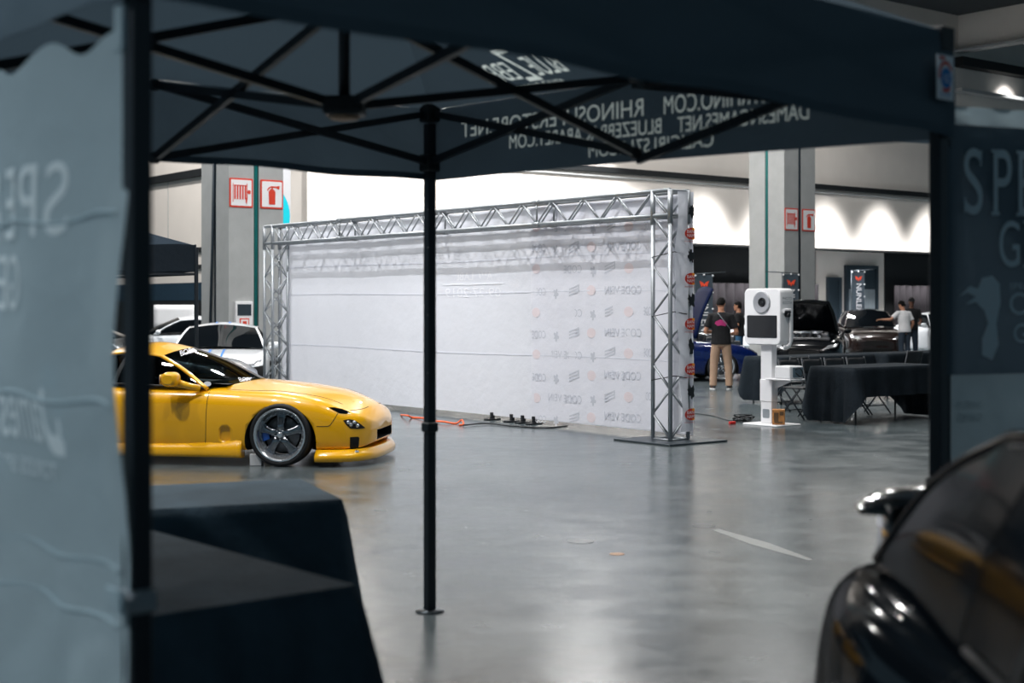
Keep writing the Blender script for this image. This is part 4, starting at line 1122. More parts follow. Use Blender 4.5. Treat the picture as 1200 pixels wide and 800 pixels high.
        for S_ in (R, L):
            a_, r_, c_ = apil(S_), rail(S_), cpil(S_)
            def top(u): return a_(u / .3) if u < .3 else r_((u - .3) / .4) if u < .7 else c_((u - .7) / .3)
            lo0, lo1 = S_(bc), S_(tk)
            def belt(u): return lo0.lerp(lo1, u) + V((0, (-1 if S_ is R else 1) * bow * math.sin(PI * u), g.get('bz', 0) * math.sin(PI * u)))
            sy = -1 if S_ is R else 1
            def flank(u, v): return belt(u).lerp(top(u), v) + V((0, sy * .03 * math.sin(PI * v) * math.sin(PI * u), 0))
            u1 = 1 - cpt
            b = MB(); b.grid(lambda u, v: flank(.0 + u1 * u, v), 30, 8); b.build('side_window', gm[1], s.root)
            b = MB(); b.grid(lambda u, v: flank(u1 + cpt * u, v) + V((0, sy * .002, 0)), 14, 8); b.build('rear_pillar', s.paint, s.root)
            b = MB(); P = [a_(i / 12) for i in range(13)] + [r_(i / 12) for i in range(1, 13)] + [c_(i / 10) for i in range(1, 11)]
            b.tube([p + V((0, sy * -.004, -.006)) for p in P], [(.028, .020)] * 13 + [(.020, .016)] * 22, 8); b.build('roof_pillar', s.paint, s.root)
            b = MB(); b.tube([belt(i / 20) + V((0, sy * .004, .004)) for i in range(int(21 * u1))], .011, 6)
            b.tube([P[i] + V((-.03, sy * .012, -.028)) for i in range(1, 24)], .009, 6); b.build('window_seal', M['black'], s.root)
            if g.get('bp', .56):
                ub = g.get('bp', .56); b = MB(); b.grid(lambda u, v: flank(ub + .025 * u, v) + V((0, sy * .004, 0)), 2, 8); b.build('door_pillar', M['black'], s.root)
    def hood_gap(s): pass

def boxcut(x0, x1, y0, y1, z0, z1, mi=1): return lambda c: c.box(((x0 + x1) / 2, (y0 + y1) / 2, (z0 + z1) / 2), (x1 - x0, y1 - y0, z1 - z0), None, 0, mi)

# ---- the yellow coupe
RX = [(.87, .20, .27, .36, .40), (.86, .34, .235, .41, .445), (.82, .52, .20, .455, .505), (.74, .675, .17, .515, .58), (.58, .785, .16, .58, .66), (.35, .85, .16, .67, .73), (0, .878, .16, .728, .785), (-.35, .868, .15, .742, .82), (-.65, .845, .14, .752, .83), (-.9, .83, .14, .758, .80), (-1.5, .825, .14, .765, .80), (-2.0, .84, .14, .785, .82), (-2.42, .885, .15, .815, .85), (-2.8, .875, .18, .82, .86), (-3.1, .80, .22, .80, .83), (-3.28, .68, .28, .75, .78), (-3.36, .5, .36, .62, .66)]
RXG = dict(pts=[(-.46, 0, .835), (-.80, .735, .765), (-1.22, 0, 1.155), (-1.35, .545, 1.085), (-1.95, 0, 1.165), (-2.0, .55, 1.09), (-2.85, 0, .86), (-2.75, .62, .84)], bow=.03, cp=.26, bp=.50)
yb = math.radians(-8)
yo = V((-2.185, 14.98, 0))
def vent(c): c.loft([[V((-.575 + x * s, y, .315 + z * s)) for x, z in rrect(.15, .20, .05)] for y, s in ((-.82, .7), (-.95, 1.1))], 0, True); c.loft([[V((-.575 + x * s, y, .315 + z * s)) for x, z in rrect(.15, .20, .05)] for y, s in ((.82, .7), (.95, 1.1))], 0, True)
car = Car('yellow low sports coupe with polished five spoke wheels, parked before the white backdrop', RX, M['yellow'], yo, yb,
          [boxcut(.70, 1.2, -.33, .33, .235, .335), boxcut(-2.3, -.80, -.63, .63, .33, 1.2, 2), vent], RXG, 2.425, .765, .315, (.245, .365), glassm=(M['shield'], M['sideglass']), steer=.0, detail=True)
s = car
lip = MB()
out = [(.36, .895), (.58, .855), (.75, .76), (.845, .58), (.893, .35), (.905, 0)]
lf = crv([V((x, -y, 0)) for x, y in out] + [V((x, y, 0)) for x, y in out[-2::-1]])
pl = [lf(i / 40) for i in range(41)]
lip.loft([[V((p.x * k + .36 * (1 - k), p.y * k, z)) for p in pl] for k, z in ((.97, .05), (1.0, .062), (1.0, .105), (.985, .125), (.93, .17))], 0, True); lip.build('front_lip', M['yellow'], s.root)
for sy in (-1, 1):
    b = MB(); b.loft([[V((x, sy * y, z)) for y, z in ((w_ - .12, .08), (w_, .085), (w_ + .012, .11), (w_ + .002, .17), (w_ - .03, .235 + e), (w_ - .12, .24 + e))] for x, w_, e in ((-.395, .885, .03), (-.45, .885, .03), (-.62, .865, .0), (-1.0, .85, -.02), (-1.6, .85, -.03), (-2.05, .86, -.02))], 0, True); b.build('side_skirt', M['yellow'], s.root)
s.side_line([(-.77, .745), (-.775, .5), (-.78, .26), (-.80, .195), (-.86, .18), (-1.4, .178), (-1.95, .19), (-2.02, .26), (-2.04, .5), (-2.0, .76)], .0035, M['gapline'], 'door_gap')
s.px_line([(371, 499.5), (380, 499.5), (386, 498.5), (391, 492), (396, 484)], .0035, M['gapline'], 'bumper_gap')
s.px_line([(410, 481), (418, 480), (426, 478.5), (432, 476)], .0035, M['gapline'], 'bonnet_gap')
s.px_patch([(385, 477.2), (392, 477.5), (400, 479), (407, 481.5), (410, 484), (405, 485), (398, 484.3), (391, 481)], M['darkglass'], 'headlamp_slit')
l = s.px_patch([(402, 492.5), (408, 491), (415, 492), (422, 496.5), (428, 501.4), (419, 502.3), (411, 502), (406, 498)], M['void'], 'side_lamp')
b = MB()
for px, py in ((411, 497.5), (418.5, 498.5), (408, 494.8), (415, 494.8)):
    h, n = s.pxhit(px, py)
    for q in (h, V((h.x, -h.y, h.z))): b.ball(q, .022, 10, 6)
b.build('lamp_reflector', M['chrome'], s.root)
s.px_patch([(410, 512), (419.5, 511.5), (421, 513), (420, 524), (418, 526), (411.5, 526), (410, 523)], M['void'], 'bumper_inlet')
def lipray(x, y):
    return s.pxhit(x, y)
b = MB()
for sy in (-1, 1): b.ball((.735, sy * .69, .145), (.03, .045, .018), 12, 8)
b.build('fog_lamp', M['chrome'], s.root)
s.top_line([(.56, -.55), (.30, -.62), (0, -.66), (-.35, -.68), (-.62, -.66)], .003, M['gapline'], 'bonnet_gap')
# mirror
for sy in (-1, 1):
    b = MB(); b.loft([[V((-1.10 + x * k, sy * (y0), .865 + z * k)) for x, z in rrect(.17, .145, .06)] for y0, k in ((.83, .55), (.86, .85), (.90, 1.0), (.96, 1.02), (1.01, .92), (1.04, .6))], 0, True)
    b.tube([(-1.06, sy * .90, .83), (-.95, sy * .83, .79), (-.86, sy * .78, .765)], [.042, .034, .038], 10); mi_ = b.build('door_mirror', M['yellow'], s.root)
    b = MB(); b.loft([[V((-1.192 + e, sy * .945 + x, .865 + z)) for x, z in rrect(.13, .10, .03)] for e in (0, -.004)], 0, True); b.build('mirror_glass', M['chrome'], mi_)
# inside
for sy in (-1, 1):
    st_ = MB(); st_.loft([[V((-1.85 + x * 1.0 - .25 * z, sy * .36 + y, .42 + z)) for x, y in rrect(.14, wd, .05)] for z, wd in ((0, .48), (.35, .5), (.5, .4), (.55, .24), (.72, .22))], 0, True); st_.box((-1.55, sy * .36, .42), (.5, .48, .14), None, .05); st_.build('seat', M['interior'], s.root)
b = MB(); b.loft([[V((x, y, z)) for y in (-.62, -.3, 0, .3, .62)] for x, z in ((-.62, .80), (-.85, .815), (-1.0, .80), (-1.05, .68), (-1.0, .5))], 0, False, False); b.build('dashboard', M['interior'], s.root)
b = MB(); a_ = Matrix.Rotation(math.radians(25), 3, 'Y'); b.tube([V((-1.16, -.36, .76)) + a_ @ V((0, .17 * math.cos(t), .17 * math.sin(t))) for t in [2 * PI * k / 24 for k in range(25)]], .014, 6); b.build('steering_wheel', M['black'], s.root)
# stickers on the windscreen
def wind_bvh():
    bm = bmesh.new(); bm.from_mesh(s.wind.data); t_ = BVHTree.FromBMesh(bm); bm.free(); return t_
WBV = wind_bvh()
b = MB()
def px_text(txt, px, py, ux, uy, vx, vy, w, h):
    n0 = len(b.bm.verts)
    b.text(txt, (px, py, 0), (ux, uy, 0), (vx, vy, 0), width=w, height=h)
    b.bm.verts.ensure_lookup_table()
    for v in list(b.bm.verts)[n0:]:
        hit_, n_ = s.pxhit(v.co.x, v.co.y, WBV)
        if hit_ is None: hit_, n_ = s.pxhit(px + 1, py - 1, WBV)
        if hit_ is not None: v.co = hit_ + V((.003, -.002, .004))
px_text('BORN', 212, 417.5, 1, -.30, -.3, -1, 20, 6.5)
px_text('BORN.', 281, 447.5, 1, -.02, -.5, -1, 22, 5.5)
b.build('windscreen_lettering', M['whiteprint'], s.wind, recalc=False)
s.patch([(243 + 4.5 * math.cos(k * PI / 6), 450 + 3 * math.sin(k * PI / 6)) for k in range(12)], lambda x, y: s.pxhit(x, y, WBV), M['greyplastic'], 'round_sticker', off=.004, mirror=False, parent=s.wind)
# tail
s.rear_patch([(.3, .62), (.62, .62), (.64, .72), (.3, .72)], M['red'], 'tail_lamp')
s.px_patch([(0, 0), (1, 0), (1, 1)], M['void'], 'x') if False else None
# wheel chock by the front wheel
b = MB(); b.box((0, 0, .06), (.12, .14, .12), None, .006); wc = b.build('wheel_chock', M['boothwhite'], None, ground(300, 547) + V((-.02, .16, 0))); tag(wc, 'small white block on the floor behind the front wheel of the yellow car', 'chock')

def gen(fo, wb_, ro, Wd, zb, hood, belt, deck, nose=None, tailz=None):
    nz = nose or hood * .72
    return [(fo, Wd * .55, zb + .14, nz - .10, nz - .08), (fo - .03, Wd * .72, zb + .06, nz - .03, nz), (fo - .12, Wd * .86, zb + .01, nz + .03, nz + .07), (fo - .35, Wd * .95, zb, hood * .88, hood * .92), (.1, Wd, zb, hood * .96, hood), (-.4, Wd, zb, hood, hood + .05), (-.75, Wd * .985, zb, belt - .02, belt + .02), (-1.4, Wd * .98, zb, belt, belt + .02), (-wb_ + .5, Wd * .985, zb, belt + .01, belt + .03), (-wb_, Wd * 1.0, zb, belt + .02, deck), (-wb_ - ro * .5, Wd * .98, zb + .03, deck - .04, deck), (-wb_ - ro * .85, Wd * .9, zb + .08, deck - .07, deck - .03), (-wb_ - ro, Wd * .72, zb + .18, deck - .16, deck - .12)]

# ---- the black coupe right beside the camera, tail towards the tent
bx_, by_ = 1.70, 1.05
BK = [(r[0], r[1] * 1.0, r[2], r[3] + .05, r[4] + .05) for r in RX]
BKG = dict(pts=[(-.46, 0, .89), (-.80, .735, .82), (-1.13, 0, 1.36), (-1.20, .60, 1.29), (-1.95, 0, 1.40), (-2.05, .61, 1.32), (-3.0, 0, .95), (-2.92, .68, .90)], bow=.03, cp=.42, bp=.40, cb=.06)
bk = Car('glossy black sports coupe with rear wing, in the near right corner', BK, M['nearpaint'], (bx_, by_, 0), -PI / 2, [boxcut(-2.3, -.80, -.63, .63, .33, 1.3, 2)], BKG, 2.425, .765, .32, (.27, .375), dark=True, glassm=(M['nearglass'], M['nearglass']))
b = MB(); wr_ = []
for y in [-.66 + 1.32 * k / 24 for k in range(25)]:
    e_ = max(.25, 1 - max(0, abs(y) - .58) / .08 * .75); z0 = 1.02 - .03 * (abs(y) / .66) ** 4 + .012 * (1 - (y / .66) ** 2); x0 = -3.22 - .02 * (1 - (y / .8) ** 2)
    wr_.append([V((x0 + .13 * c * e_, y, z0 + .028 * s_ * e_ - .012 * c)) for c, s_ in [(math.cos(2 * PI * k / 14), math.sin(2 * PI * k / 14)) for k in range(14)]])
b.loft(wr_, 0, True); wing = b.build('rear_wing', M['wingblack'], bk.root)
for sy in (-1, 1):
    b = MB(); b.loft([[V((-3.20 + x, sy * y, z)) for x, y in rrect(.16 * k, .035, .012, 3)] for z, k, y0 in ((.84, 1.3, 0), (.93, 1, 0), (1.05, .9, 0)) for y in (0,)][:0] or [[V((-3.18 + x, sy * .57 + y, z)) for x, y in rrect(.18 * k, .05, .015, 3)] for z, k in ((.82, 1.4), (.90, 1.0), (1.01, .9))], 0, True); b.build('wing_stand', M['wingblack'], wing)
bk.side_line([(-.77, .8), (-.775, .5), (-.80, .195), (-1.4, .178), (-1.95, .19), (-2.04, .5), (-2.0, .82)], .004, M['void'], 'door_gap')
bk.side_line([(-2.80, .42), (-2.95, .52), (-3.05, .66), (-3.08, .80)], .004, M['void'], 'bumper_gap')
bk.rear_patch([(.3, .66), (.62, .66), (.64, .78), (.3, .78)], M['red'], 'tail_lamp')
bk.side_line([(-2.90, .50), (-2.96, .505), (-3.0, .50)], .014, M['orange_lens'], 'side_marker')

# ---- parked cars behind
def simple(label, px, d, rz, paint, sp, gh, wbase, group='cars parked in the hall', wr=.32, cuts=(), lamps=True, x_off=0, wheel_dark=False):
    p = at(px, HY, d); p.z = 0
    q = p - rotz(rz) @ V((-wbase / 2, 0, 0))
    c = Car(label, sp, paint, q, rz, list(cuts), gh, wbase, .76, wr, None, group, dark=wheel_dark)
    W_ = sp[4][1]
    nz = sp[1][3]; fo = sp[0][0]
    if lamps:
        c.front_patch([(W_ * .48, nz - .03), (W_ * .80, nz + .02), (W_ * .86, nz + .11), (W_ * .6, nz + .06)], M['chrome'], 'headlamp', off=.006)
        c.front_patch([(-W_ * .42, nz - .2), (W_ * .42, nz - .2), (W_ * .38, nz - .06), (-W_ * .38, nz - .06)], M['void'], 'grille', off=.006, mirror=False)
        c.front_patch([(-W_ * .5, .2), (W_ * .5, .2), (W_ * .45, nz - .27), (-W_ * .45, nz - .27)], M['void'], 'lower_grille', off=.006, mirror=False)
        c.rear_patch([(W_ * .45, sp[-1][4] - .05), (W_ * .8, sp[-1][4] - .05), (W_ * .8, sp[-1][4] + .06), (W_ * .45, sp[-1][4] + .06)], M['red'], 'tail_lamp')
    x1 = gh['pts'][1][0]; zb = sp[6][2]; be = sp[7][3]
    c.side_line([(x1 + .02, be - .03), (x1, .5), (x1 - .02, zb + .1), (x1 - .9, zb + .08), (x1 - 1.15, .5), (x1 - 1.12, be - .03)], .005, M['void'], 'door_gap')
    for sy in (-1, 1):
        b = MB(); b.ball((x1 - .12, sy * (W_ + .07), be + .06), (.07, .10, .065), 10, 8); b.tube([(x1 - .1, sy * (W_ + .02), be + .04), (x1 - .06, sy * (W_ - .06), be + .0)], .025, 6); b.build('door_mirror', paint, c.root)
    return c
def ghd(roof, belt, base_x=-.75, cowl=-.45, hd_=-1.35, rh=-2.3, tl=-3.1, tz=None, Wd=.86, cp=.22, hood=.8):
    tz = tz or belt + .05
    return dict(pts=[(cowl, 0, hood + .07), (base_x, Wd * .86, belt), (hd_ + .08, 0, roof), (hd_, Wd * .66, roof - .07), (rh, 0, roof - .02), (rh, Wd * .66, roof - .09), (tl - .05, 0, tz + .02), (tl + .05, Wd * .76, tz)], bow=.03, cp=cp, bp=.55)
sp = gen(1.0, 2.65, .85, .95, .13, .80, .82, .92)
r8 = simple('white mid engined coupe with thin blue stripes, facing the camera behind the yellow car', 262, 26.8, math.radians(-83), M['whitepaint'], sp, ghd(1.25, .82, -.35, -.05, -1.05, -1.9, -3.2, .92, .95, hood=.80), 2.65)
for y in (-.12,):
    r8.top_patch([(.75, y - .016), (.75, y + .016), (.0, y + .016), (.0, y - .016)], M['bluestripe'], 'blue_stripe', off=.006, mirror=True, cuts=8)
b = MB()
bmv = bmesh.new(); bmv.from_mesh(r8.roof.data); bvr = BVHTree.FromBMesh(bmv); bmv.free()
r8.patch([(-1.15, -.136), (-1.15, -.104), (-1.85, -.104), (-1.85, -.136)], lambda x, y: r8.ray((x, y, 3), (0, 0, -1), bvr), M['bluestripe'], 'blue_stripe', off=.006, mirror=True, cuts=6)
r8.front_patch([(.42, .24), (.86, .26), (.86, .56), (.50, .50)], M['void'], 'side_intake', off=.012)
b = MB()
for sy in (-1, 1):
    for k in range(2): b.box((.93 - .1 * k, sy * (.58 + .14 * k), .38), (.02, .02, .24))
b.build('intake_blade', M['bluestripe'], r8.root)
sp2 = gen(.9, 2.6, .9, .88, .15, .84, .88, .95)
g2 = ghd(1.30, .88, -.75, -.5, -1.4, -2.3, -3.2, .98, .88, hood=.84)
simple('white race coupe with black windows, side on before the far left wall', 207, 36.5, math.radians(180 + 12), M['whitepaint'], sp2, g2, 2.6)
rs = thing('dummy', 'x', 'x') if False else None
simple('silver grey coupe under the black canopy at far left, mostly hidden by the tent wall', 128, 21.9, math.radians(-3), M['silver'], sp2, ghd(1.24, .86, -.75, -.5, -1.4, -2.3, -3.2, .95, .88, hood=.82), 2.6)
simple('blue sports car with raised bonnet, peeking out right of the white backdrop', 764, 30.6, math.radians(8), M['bluepaint'], sp2, g2, 2.6)
def bonnet(label_car, px, d, rz, paint, sp_, gh_, ang, wbase=2.6):
    pass
bluecar = [o for o in COL.objects if o.get('label', '').startswith('blue sports car')][0]
b = MB(); ab_ = math.radians(68)
b.grid(lambda u, v: V((-.55, 0, .9)) + V((1.15 * u * math.cos(ab_) - .06 * math.sin(PI * u), (v - .5) * 1.5 * (1 - .25 * u * u), 1.15 * u * math.sin(ab_) + .05 * math.cos((v - .5) * PI))), 10, 10); o = b.build('bonnet', M['bonnetblue'], bluecar); md = o.modifiers.new('s', 'SOLIDIFY'); md.thickness = .04; apply_mods(o)
def engine(root):
    b = MB(); rnd = random.Random(9); b.box((.05, 0, .80), (.9, 1.15, .1), None, .02)
    for k in range(14): b.box((rnd.uniform(-.35, .45), rnd.uniform(-.5, .5), .82 + rnd.uniform(0, .08)), (rnd.uniform(.08, .25), rnd.uniform(.08, .2), .2), rotz(rnd.uniform(0, 3)), .02)
    b.build('engine', M['steel'], root)
    b = MB()
    for k in range(4):
        b.tube([crv([(rnd.uniform(-.3, .4), rnd.uniform(-.5, .5), .86), (rnd.uniform(-.3, .4), rnd.uniform(-.5, .5), .97), (rnd.uniform(-.3, .4), rnd.uniform(-.5, .5), .86)])(i / 10) for i in range(11)], .035, 8)
    b.build('intake_pipe', M['chrome'], root)
engine(bluecar)
spb = gen(.9, 2.7, .95, .9, .15, .88, .92, 1.0)
gb = ghd(1.40, .92, -.75, -.5, -1.35, -2.4, -3.3, 1.02, .9, hood=.88)
simple('low black car with raised bonnet, just right of the photo booth head', 947, 35.5, math.radians(-104), M['blackpaint'], spb, ghd(1.3, .92, -.75, -.5, -1.35, -2.4, -3.3, 1.02, .9, hood=.88), 2.7)
blk = [o for o in COL.objects if o.get('label', '').startswith('low black car')][0]
b = MB(); b.grid(lambda u, v: V((-.5, 0, .95)) + V((1.1 * u * math.cos(.75) - .05 * math.sin(PI * u), (v - .5) * 1.5 * (1 - .25 * u * u), 1.1 * u * math.sin(.75) + .05 * math.cos((v - .5) * PI))), 10, 10); o = b.build('bonnet', M['blackpaint'], blk); md = o.modifiers.new('s', 'SOLIDIFY'); md.thickness = .04; apply_mods(o)
engine(blk)
simple('dark brown glossy hatchback facing the camera, between the black car and the man in white', 1017, 44.9, math.radians(-97), M['brownpaint'], spb, ghd(1.47, .95, -.75, -.4, -1.3, -3.0, -3.55, 1.05, .9, hood=.9), 2.7)
simple('white coupe at the right, in front of the charcoal drape', 1107, 46.5, math.radians(-80), M['whitepaint'], spb, ghd(1.38, .92, -.75, -.5, -1.35, -2.4, -3.3, 1.02, .9, hood=.88), 2.7)
simple('white car whose roof shows behind the low black car', 926, 47.2, math.radians(38), M['whitepaint'], spb, ghd(1.42, .92, -.75, -.5, -1.35, -2.6, -3.4, 1.02, .9, hood=.88), 2.7)
simple('silver car behind the back-turned man, its pale roof level with his shoulders', 766, 41.5, math.radians(6), M['silver'], spb, ghd(1.72, 1.02, -.75, -.5, -1.35, -2.9, -3.4, 1.05, .9, hood=.98), 2.7)

# ------------------------------------------------------------------ people
def ell(c, rx, ry, n=16, tilt=0):
    return [V((c[0] + rx * math.cos(2 * PI * k / n), c[1] + ry * math.sin(2 * PI * k / n), c[2] + tilt * math.sin(2 * PI * k / n))) for k in range(n)]
def hand(b, w, d, up, side):
    """palm, four curled fingers and a thumb; d = direction of the fingers, up = back of the hand"""
    d, up = V(d).normalized(), V(up).normalized(); x = d.cross(up).normalized()
    b.tube([V(w), V(w) + d * .04, V(w) + d * .095], [(.026, .022), (.040, .016), (.041, .014)], 10)
    for k, L in enumerate((.062, .072, .068, .052)):
        o = V(w) + d * .088 + x * (.031 - .0207 * k)
        b.tube([o, o + d * L * .45 - up * .008, o + d * L * .8 - up * .03, o + d * L * .85 - up * .05], [.0095, .009, .0085, .007], 8)
    o = V(w) + d * .03 + x * side * .036
    b.tube([o, o + d * .03 + x * side * .028 - up * .012, o + d * .058 + x * side * .030 - up * .024], [.013, .011, .009], 8)
def person(label, loc, rz, H=1.76, skin='skin', top='tee_black', pants='khaki', shorts=False, pose=None, cap=False, head_pitch=0.0, head_yaw=0.0, stance=.13):
    """faces +y in its own frame"""
    P = dict(elL=(-.27, -.02, 1.12), wrL=(-.20, .22, 1.08), elR=(.27, -.02, 1.12), wrR=(.20, .22, 1.08), lean=0.0)
    if pose: P.update(pose)
    t = thing('person', label, 'person', loc, rz)
    k = H / 1.76
    t.scale = (k, k, k)
    lean = P['lean']
    def X(p): return V((p[0], p[1] + lean * max(0, p[2] - .95), p[2]))
    tors = [(.80, .10, .085), (.88, .165, .115), (.97, .165, .12), (1.08, .145, .105), (1.2, .16, .115), (1.32, .18, .12), (1.40, .175, .105), (1.455, .11, .08), (1.49, .06, .058), (1.56, .054, .056)]
    b = MB(); b.loft([ell(X((0, .0 if z < 1.45 else .012, z)), rx, ry) for z, rx, ry in tors])
    hc = X((0, .035 + .06 * head_pitch, 1.645 - .03 * head_pitch)); HR = Matrix.Rotation(head_yaw, 3, 'Z') @ Matrix.Rotation(-head_pitch, 3, 'X')
    def h(p): return hc + HR @ V(p)
    b.loft([[h((rx * math.cos(2 * PI * i / 16), cy + ry * math.sin(2 * PI * i / 16), z)) for i in range(16)] for z, rx, ry, cy in ((-.118, .03, .03, .055), (-.105, .045, .05, .04), (-.07, .06, .078, .015), (-.02, .070, .092, .0), (.03, .075, .097, -.005), (.075, .068, .086, -.008), (.105, .045, .055, -.01), (.116, .015, .02, -.01))])
    b.loft([[h((x * .016 * s_, .088 + y, z)) for x, y in ((-1, 0), (0, d_), (1, 0))] for z, s_, d_ in ((.02, .5, .004), (-.02, .9, .022), (-.035, 1.1, .022), (-.042, .9, .006))])
    for sd in (-1, 1): b.loft([[h((sd * (.072 + e), -.005 + .016 * math.cos(2 * PI * i / 10), -.005 + .03 * math.sin(2 * PI * i / 10))) for i in range(10)] for e in (0, .014)])
    for sd, e_, w_ in ((-1, 'elL', 'wrL'), (1, 'elR', 'wrR')):
        sh = X((sd * .185, -.0, 1.40)); el, wr = V(P[e_]), V(P[w_])
        b.tube([X((sd * .13, 0, 1.41)), sh, sh.lerp(el, .5), el], [.055, .058, .048, .040], 12); b.tube([el, el.lerp(wr, .4), wr], [.041, .038, .026], 12)
        hand(b, wr, (wr - el), P.get('up' + e_[2], V((0, 0, 1)) if abs((wr - el).normalized().z) < .8 else V((sd, 0, 0))), -sd if True else sd)
    for sd in (-1, 1):
        hp, kn, an = V((sd * .085, 0, .88)), V((sd * (stance * .9), .02, .48)), V((sd * stance, -.02, .085))
        b.tube([hp, hp.lerp(kn, .5), kn, kn.lerp(an, .35), an], [.082, .072, .055, .055, .04], 12)
        b.tube([an - V((0, .05, .035)), an + V((sd * .01, .05, -.04)), an + V((sd * .03, .15, -.06))], [.036, .036, .026], 10)
    body = b.build('body', M[skin], t); remesh(body, .0085, 2)
    eb = MB()
    for sd in (-1, 1): eb.ball(h((sd * .03, .083, .012)), .011, 8, 6)
    eb.build('eyes', M['hair'], t)
    mb = MB(); mb.tube([h((-.022, .083, -.07)), h((0, .09, -.068)), h((.022, .083, -.07))], .005, 6); mb.build('mouth', mat('lip_tone', (150, 88, 78), .5), t)
    hb_ = MB()
    hb_.loft([[h((rx * math.cos(2 * PI * i / 20), cy + ry * math.sin(2 * PI * i / 20), z + tl * math.sin(2 * PI * i / 20))) for i in range(20)] for z, rx, ry, cy, tl in ((-.045, .062, .07, -.03, .02), (-.01, .079, .09, -.018, .035), (.03, .083, .100, -.010, .03), (.08, .075, .092, -.010, .01), (.112, .05, .06, -.012, 0), (.126, .018, .02, -.012, 0))])
    hb_.build('hair', M['hair'], t)
    if cap:
        cb2 = MB(); cb2.loft([[h((rx * math.cos(2 * PI * i / 20), cy + ry * math.sin(2 * PI * i / 20), z)) for i in range(20)] for z, rx, ry, cy in ((.035, .087, .106, -.006), (.075, .083, .10, -.008), (.115, .06, .072, -.01), (.135, .02, .025, -.01))])
        cb2.loft([[h((.075 * math.cos(PI * i / 10), .07 + yy * math.sin(PI * i / 10), .04 - .02 * (yy > .05))) for i in range(11)] for yy in (.02, .11)], 0, False, False); cb2.build('cap', M['tee_black'], t)
    # shirt
    b = MB(); b.loft([ell(X((0, -.003, z)), rx + .018 + e, ry + .018 + e) for z, rx, ry, e in ((.86, .165, .118, .014), (.93, .166, .118, .010), (1.0, .16, .115, .008), (1.1, .155, .112, .006), (1.2, .165, .118, .004), (1.32, .183, .122, .0), (1.40, .175, .106, -.004), (1.45, .11, .08, .0), (1.478, .068, .066, 0))])
    for sd, e_ in ((-1, 'elL'), (1, 'elR')):
        sh = X((sd * .185, 0, 1.40)); el = V(P[e_]); mid = sh.lerp(el, .72)
        b.tube([X((sd * .12, 0, 1.40)), sh + V((0, 0, .004)), sh.lerp(mid, .6), mid], [.068, .074, .070, .074], 14)
    sh_ = b.build('shirt', M[top], t); remesh(sh_, .012, 3)
    # trousers or shorts
    b = MB(); b.loft([ell((0, 0, z), rx, ry) for z, rx, ry in ((.82, .15, .115), (.88, .178, .13), (.95, .172, .128), (.985, .165, .122))])
    for sd in (-1, 1):
        hp, kn, an = V((sd * .088, 0, .88)), V((sd * (stance * .9), .012, .48)), V((sd * stance, -.03, .10))
        if shorts: b.tube([hp, hp.lerp(kn, .5), kn - V((0, 0, .04))], [.100, .096, .09], 14)
        else: b.tube([hp, hp.lerp(kn, .5), kn, kn.lerp(an, .5), an + V((0, .0, .03)), an - V((0, 0, .03))], [.098, .092, .078, .072, .070, .074], 14)
    tr_ = b.build('shorts' if shorts else 'trousers', M[pants], t); remesh(tr_, .012, 3)
    for sd in (-1, 1):
        an = V((sd * stance, -.02, 0)); R = rotz(-sd * .2)
        b = MB(); b.loft([[an + R @ V((x * w_, .045 + y, z)) for x, y in [(math.cos(2 * PI * i / 18), .145 * k2 * math.sin(2 * PI * i / 18)) for i in range(18)]] for z, w_, k2 in ((.022, .050, 1), (.05, .049, .99), (.075, .043, .85), (.10, .037, .5))]); shoe = b.build('shoe', M['shoe'], t)
        b = MB(); b.loft([[an + R @ V((x * .052, .045 + y, z)) for x, y in [(math.cos(2 * PI * i / 18), .15 * math.sin(2 * PI * i / 18)) for i in range(18)]] for z in (0, .024)]); b.build('sole', M['sole'], shoe)
    t['pose_top'] = 0; del t['pose_top']
    return t, sh_, X
def body_patch(sh_, name, m, poly, t, off=.006):
    bm = bmesh.new(); bm.from_mesh(sh_.data); bv = BVHTree.FromBMesh(bm); bm.free()
    b = bmesh.new(); b.faces.new([b.verts.new((x, z, 0)) for x, z in poly]); bmesh.ops.triangulate(b, faces=b.faces); bmesh.ops.subdivide_edges(b, edges=b.edges, cuts=3, use_grid_fill=True)
    for v in b.verts:
        hh = bv.ray_cast(V((v.co.x, -2, v.co.y)), V((0, 1, 0)))
        v.co = (hh[0] + hh[1] * off) if hh[0] is not None else V((v.co.x, -.13, v.co.y))
    q = MB(); q.bm.free(); q.bm = b; return q.build(name, m, sh_)
p1 = ground(845, 456)
t, sh_, X = person('man seen from behind in a black tee with pink print and khaki trousers', p1, -.12, 1.76, pose=dict(elL=(-.30, -.02, 1.10), wrL=(-.13, .20, 1.09), elR=(.30, -.02, 1.08), wrR=(.16, .20, 1.05)), head_pitch=.45, head_yaw=-.35, stance=.15)
body_patch(sh_, 'back_print', M['magenta'], [(-.10, 1.30), (-.02, 1.335), (.06, 1.315), (.11, 1.26), (.08, 1.21), (-.0, 1.225), (-.07, 1.215), (-.12, 1.26)], t)
bm = bmesh.new(); bm.from_mesh(sh_.data); bv_ = BVHTree.FromBMesh(bm); bm.free()
b = MB(); P_ = []
for i in range(13):
    x, z = -.06 + .25 * i / 12, 1.455 - .33 * i / 12; hh = bv_.ray_cast(V((x, -2, z)), V((0, 1, 0)))
    if hh[0] is not None: P_.append(hh[0] + hh[1] * .006)
b.tube(P_, [(.012, .004)] * len(P_), 6); b.build('bag_strap', M['greyplastic'], t)
ph = MB(); ph.box((0, .345, 1.155), (.075, .15, .012), Matrix.Rotation(.5, 3, 'X'), .004)
phone = ph.build('phone', M['screen'], None); phone.location = p1; phone.rotation_euler = (0, 0, -.12); tag(phone, 'dark phone held low in front of the man in khaki trousers', 'phone')
p2 = at(1060, HY, 40.3); p2.z = 0
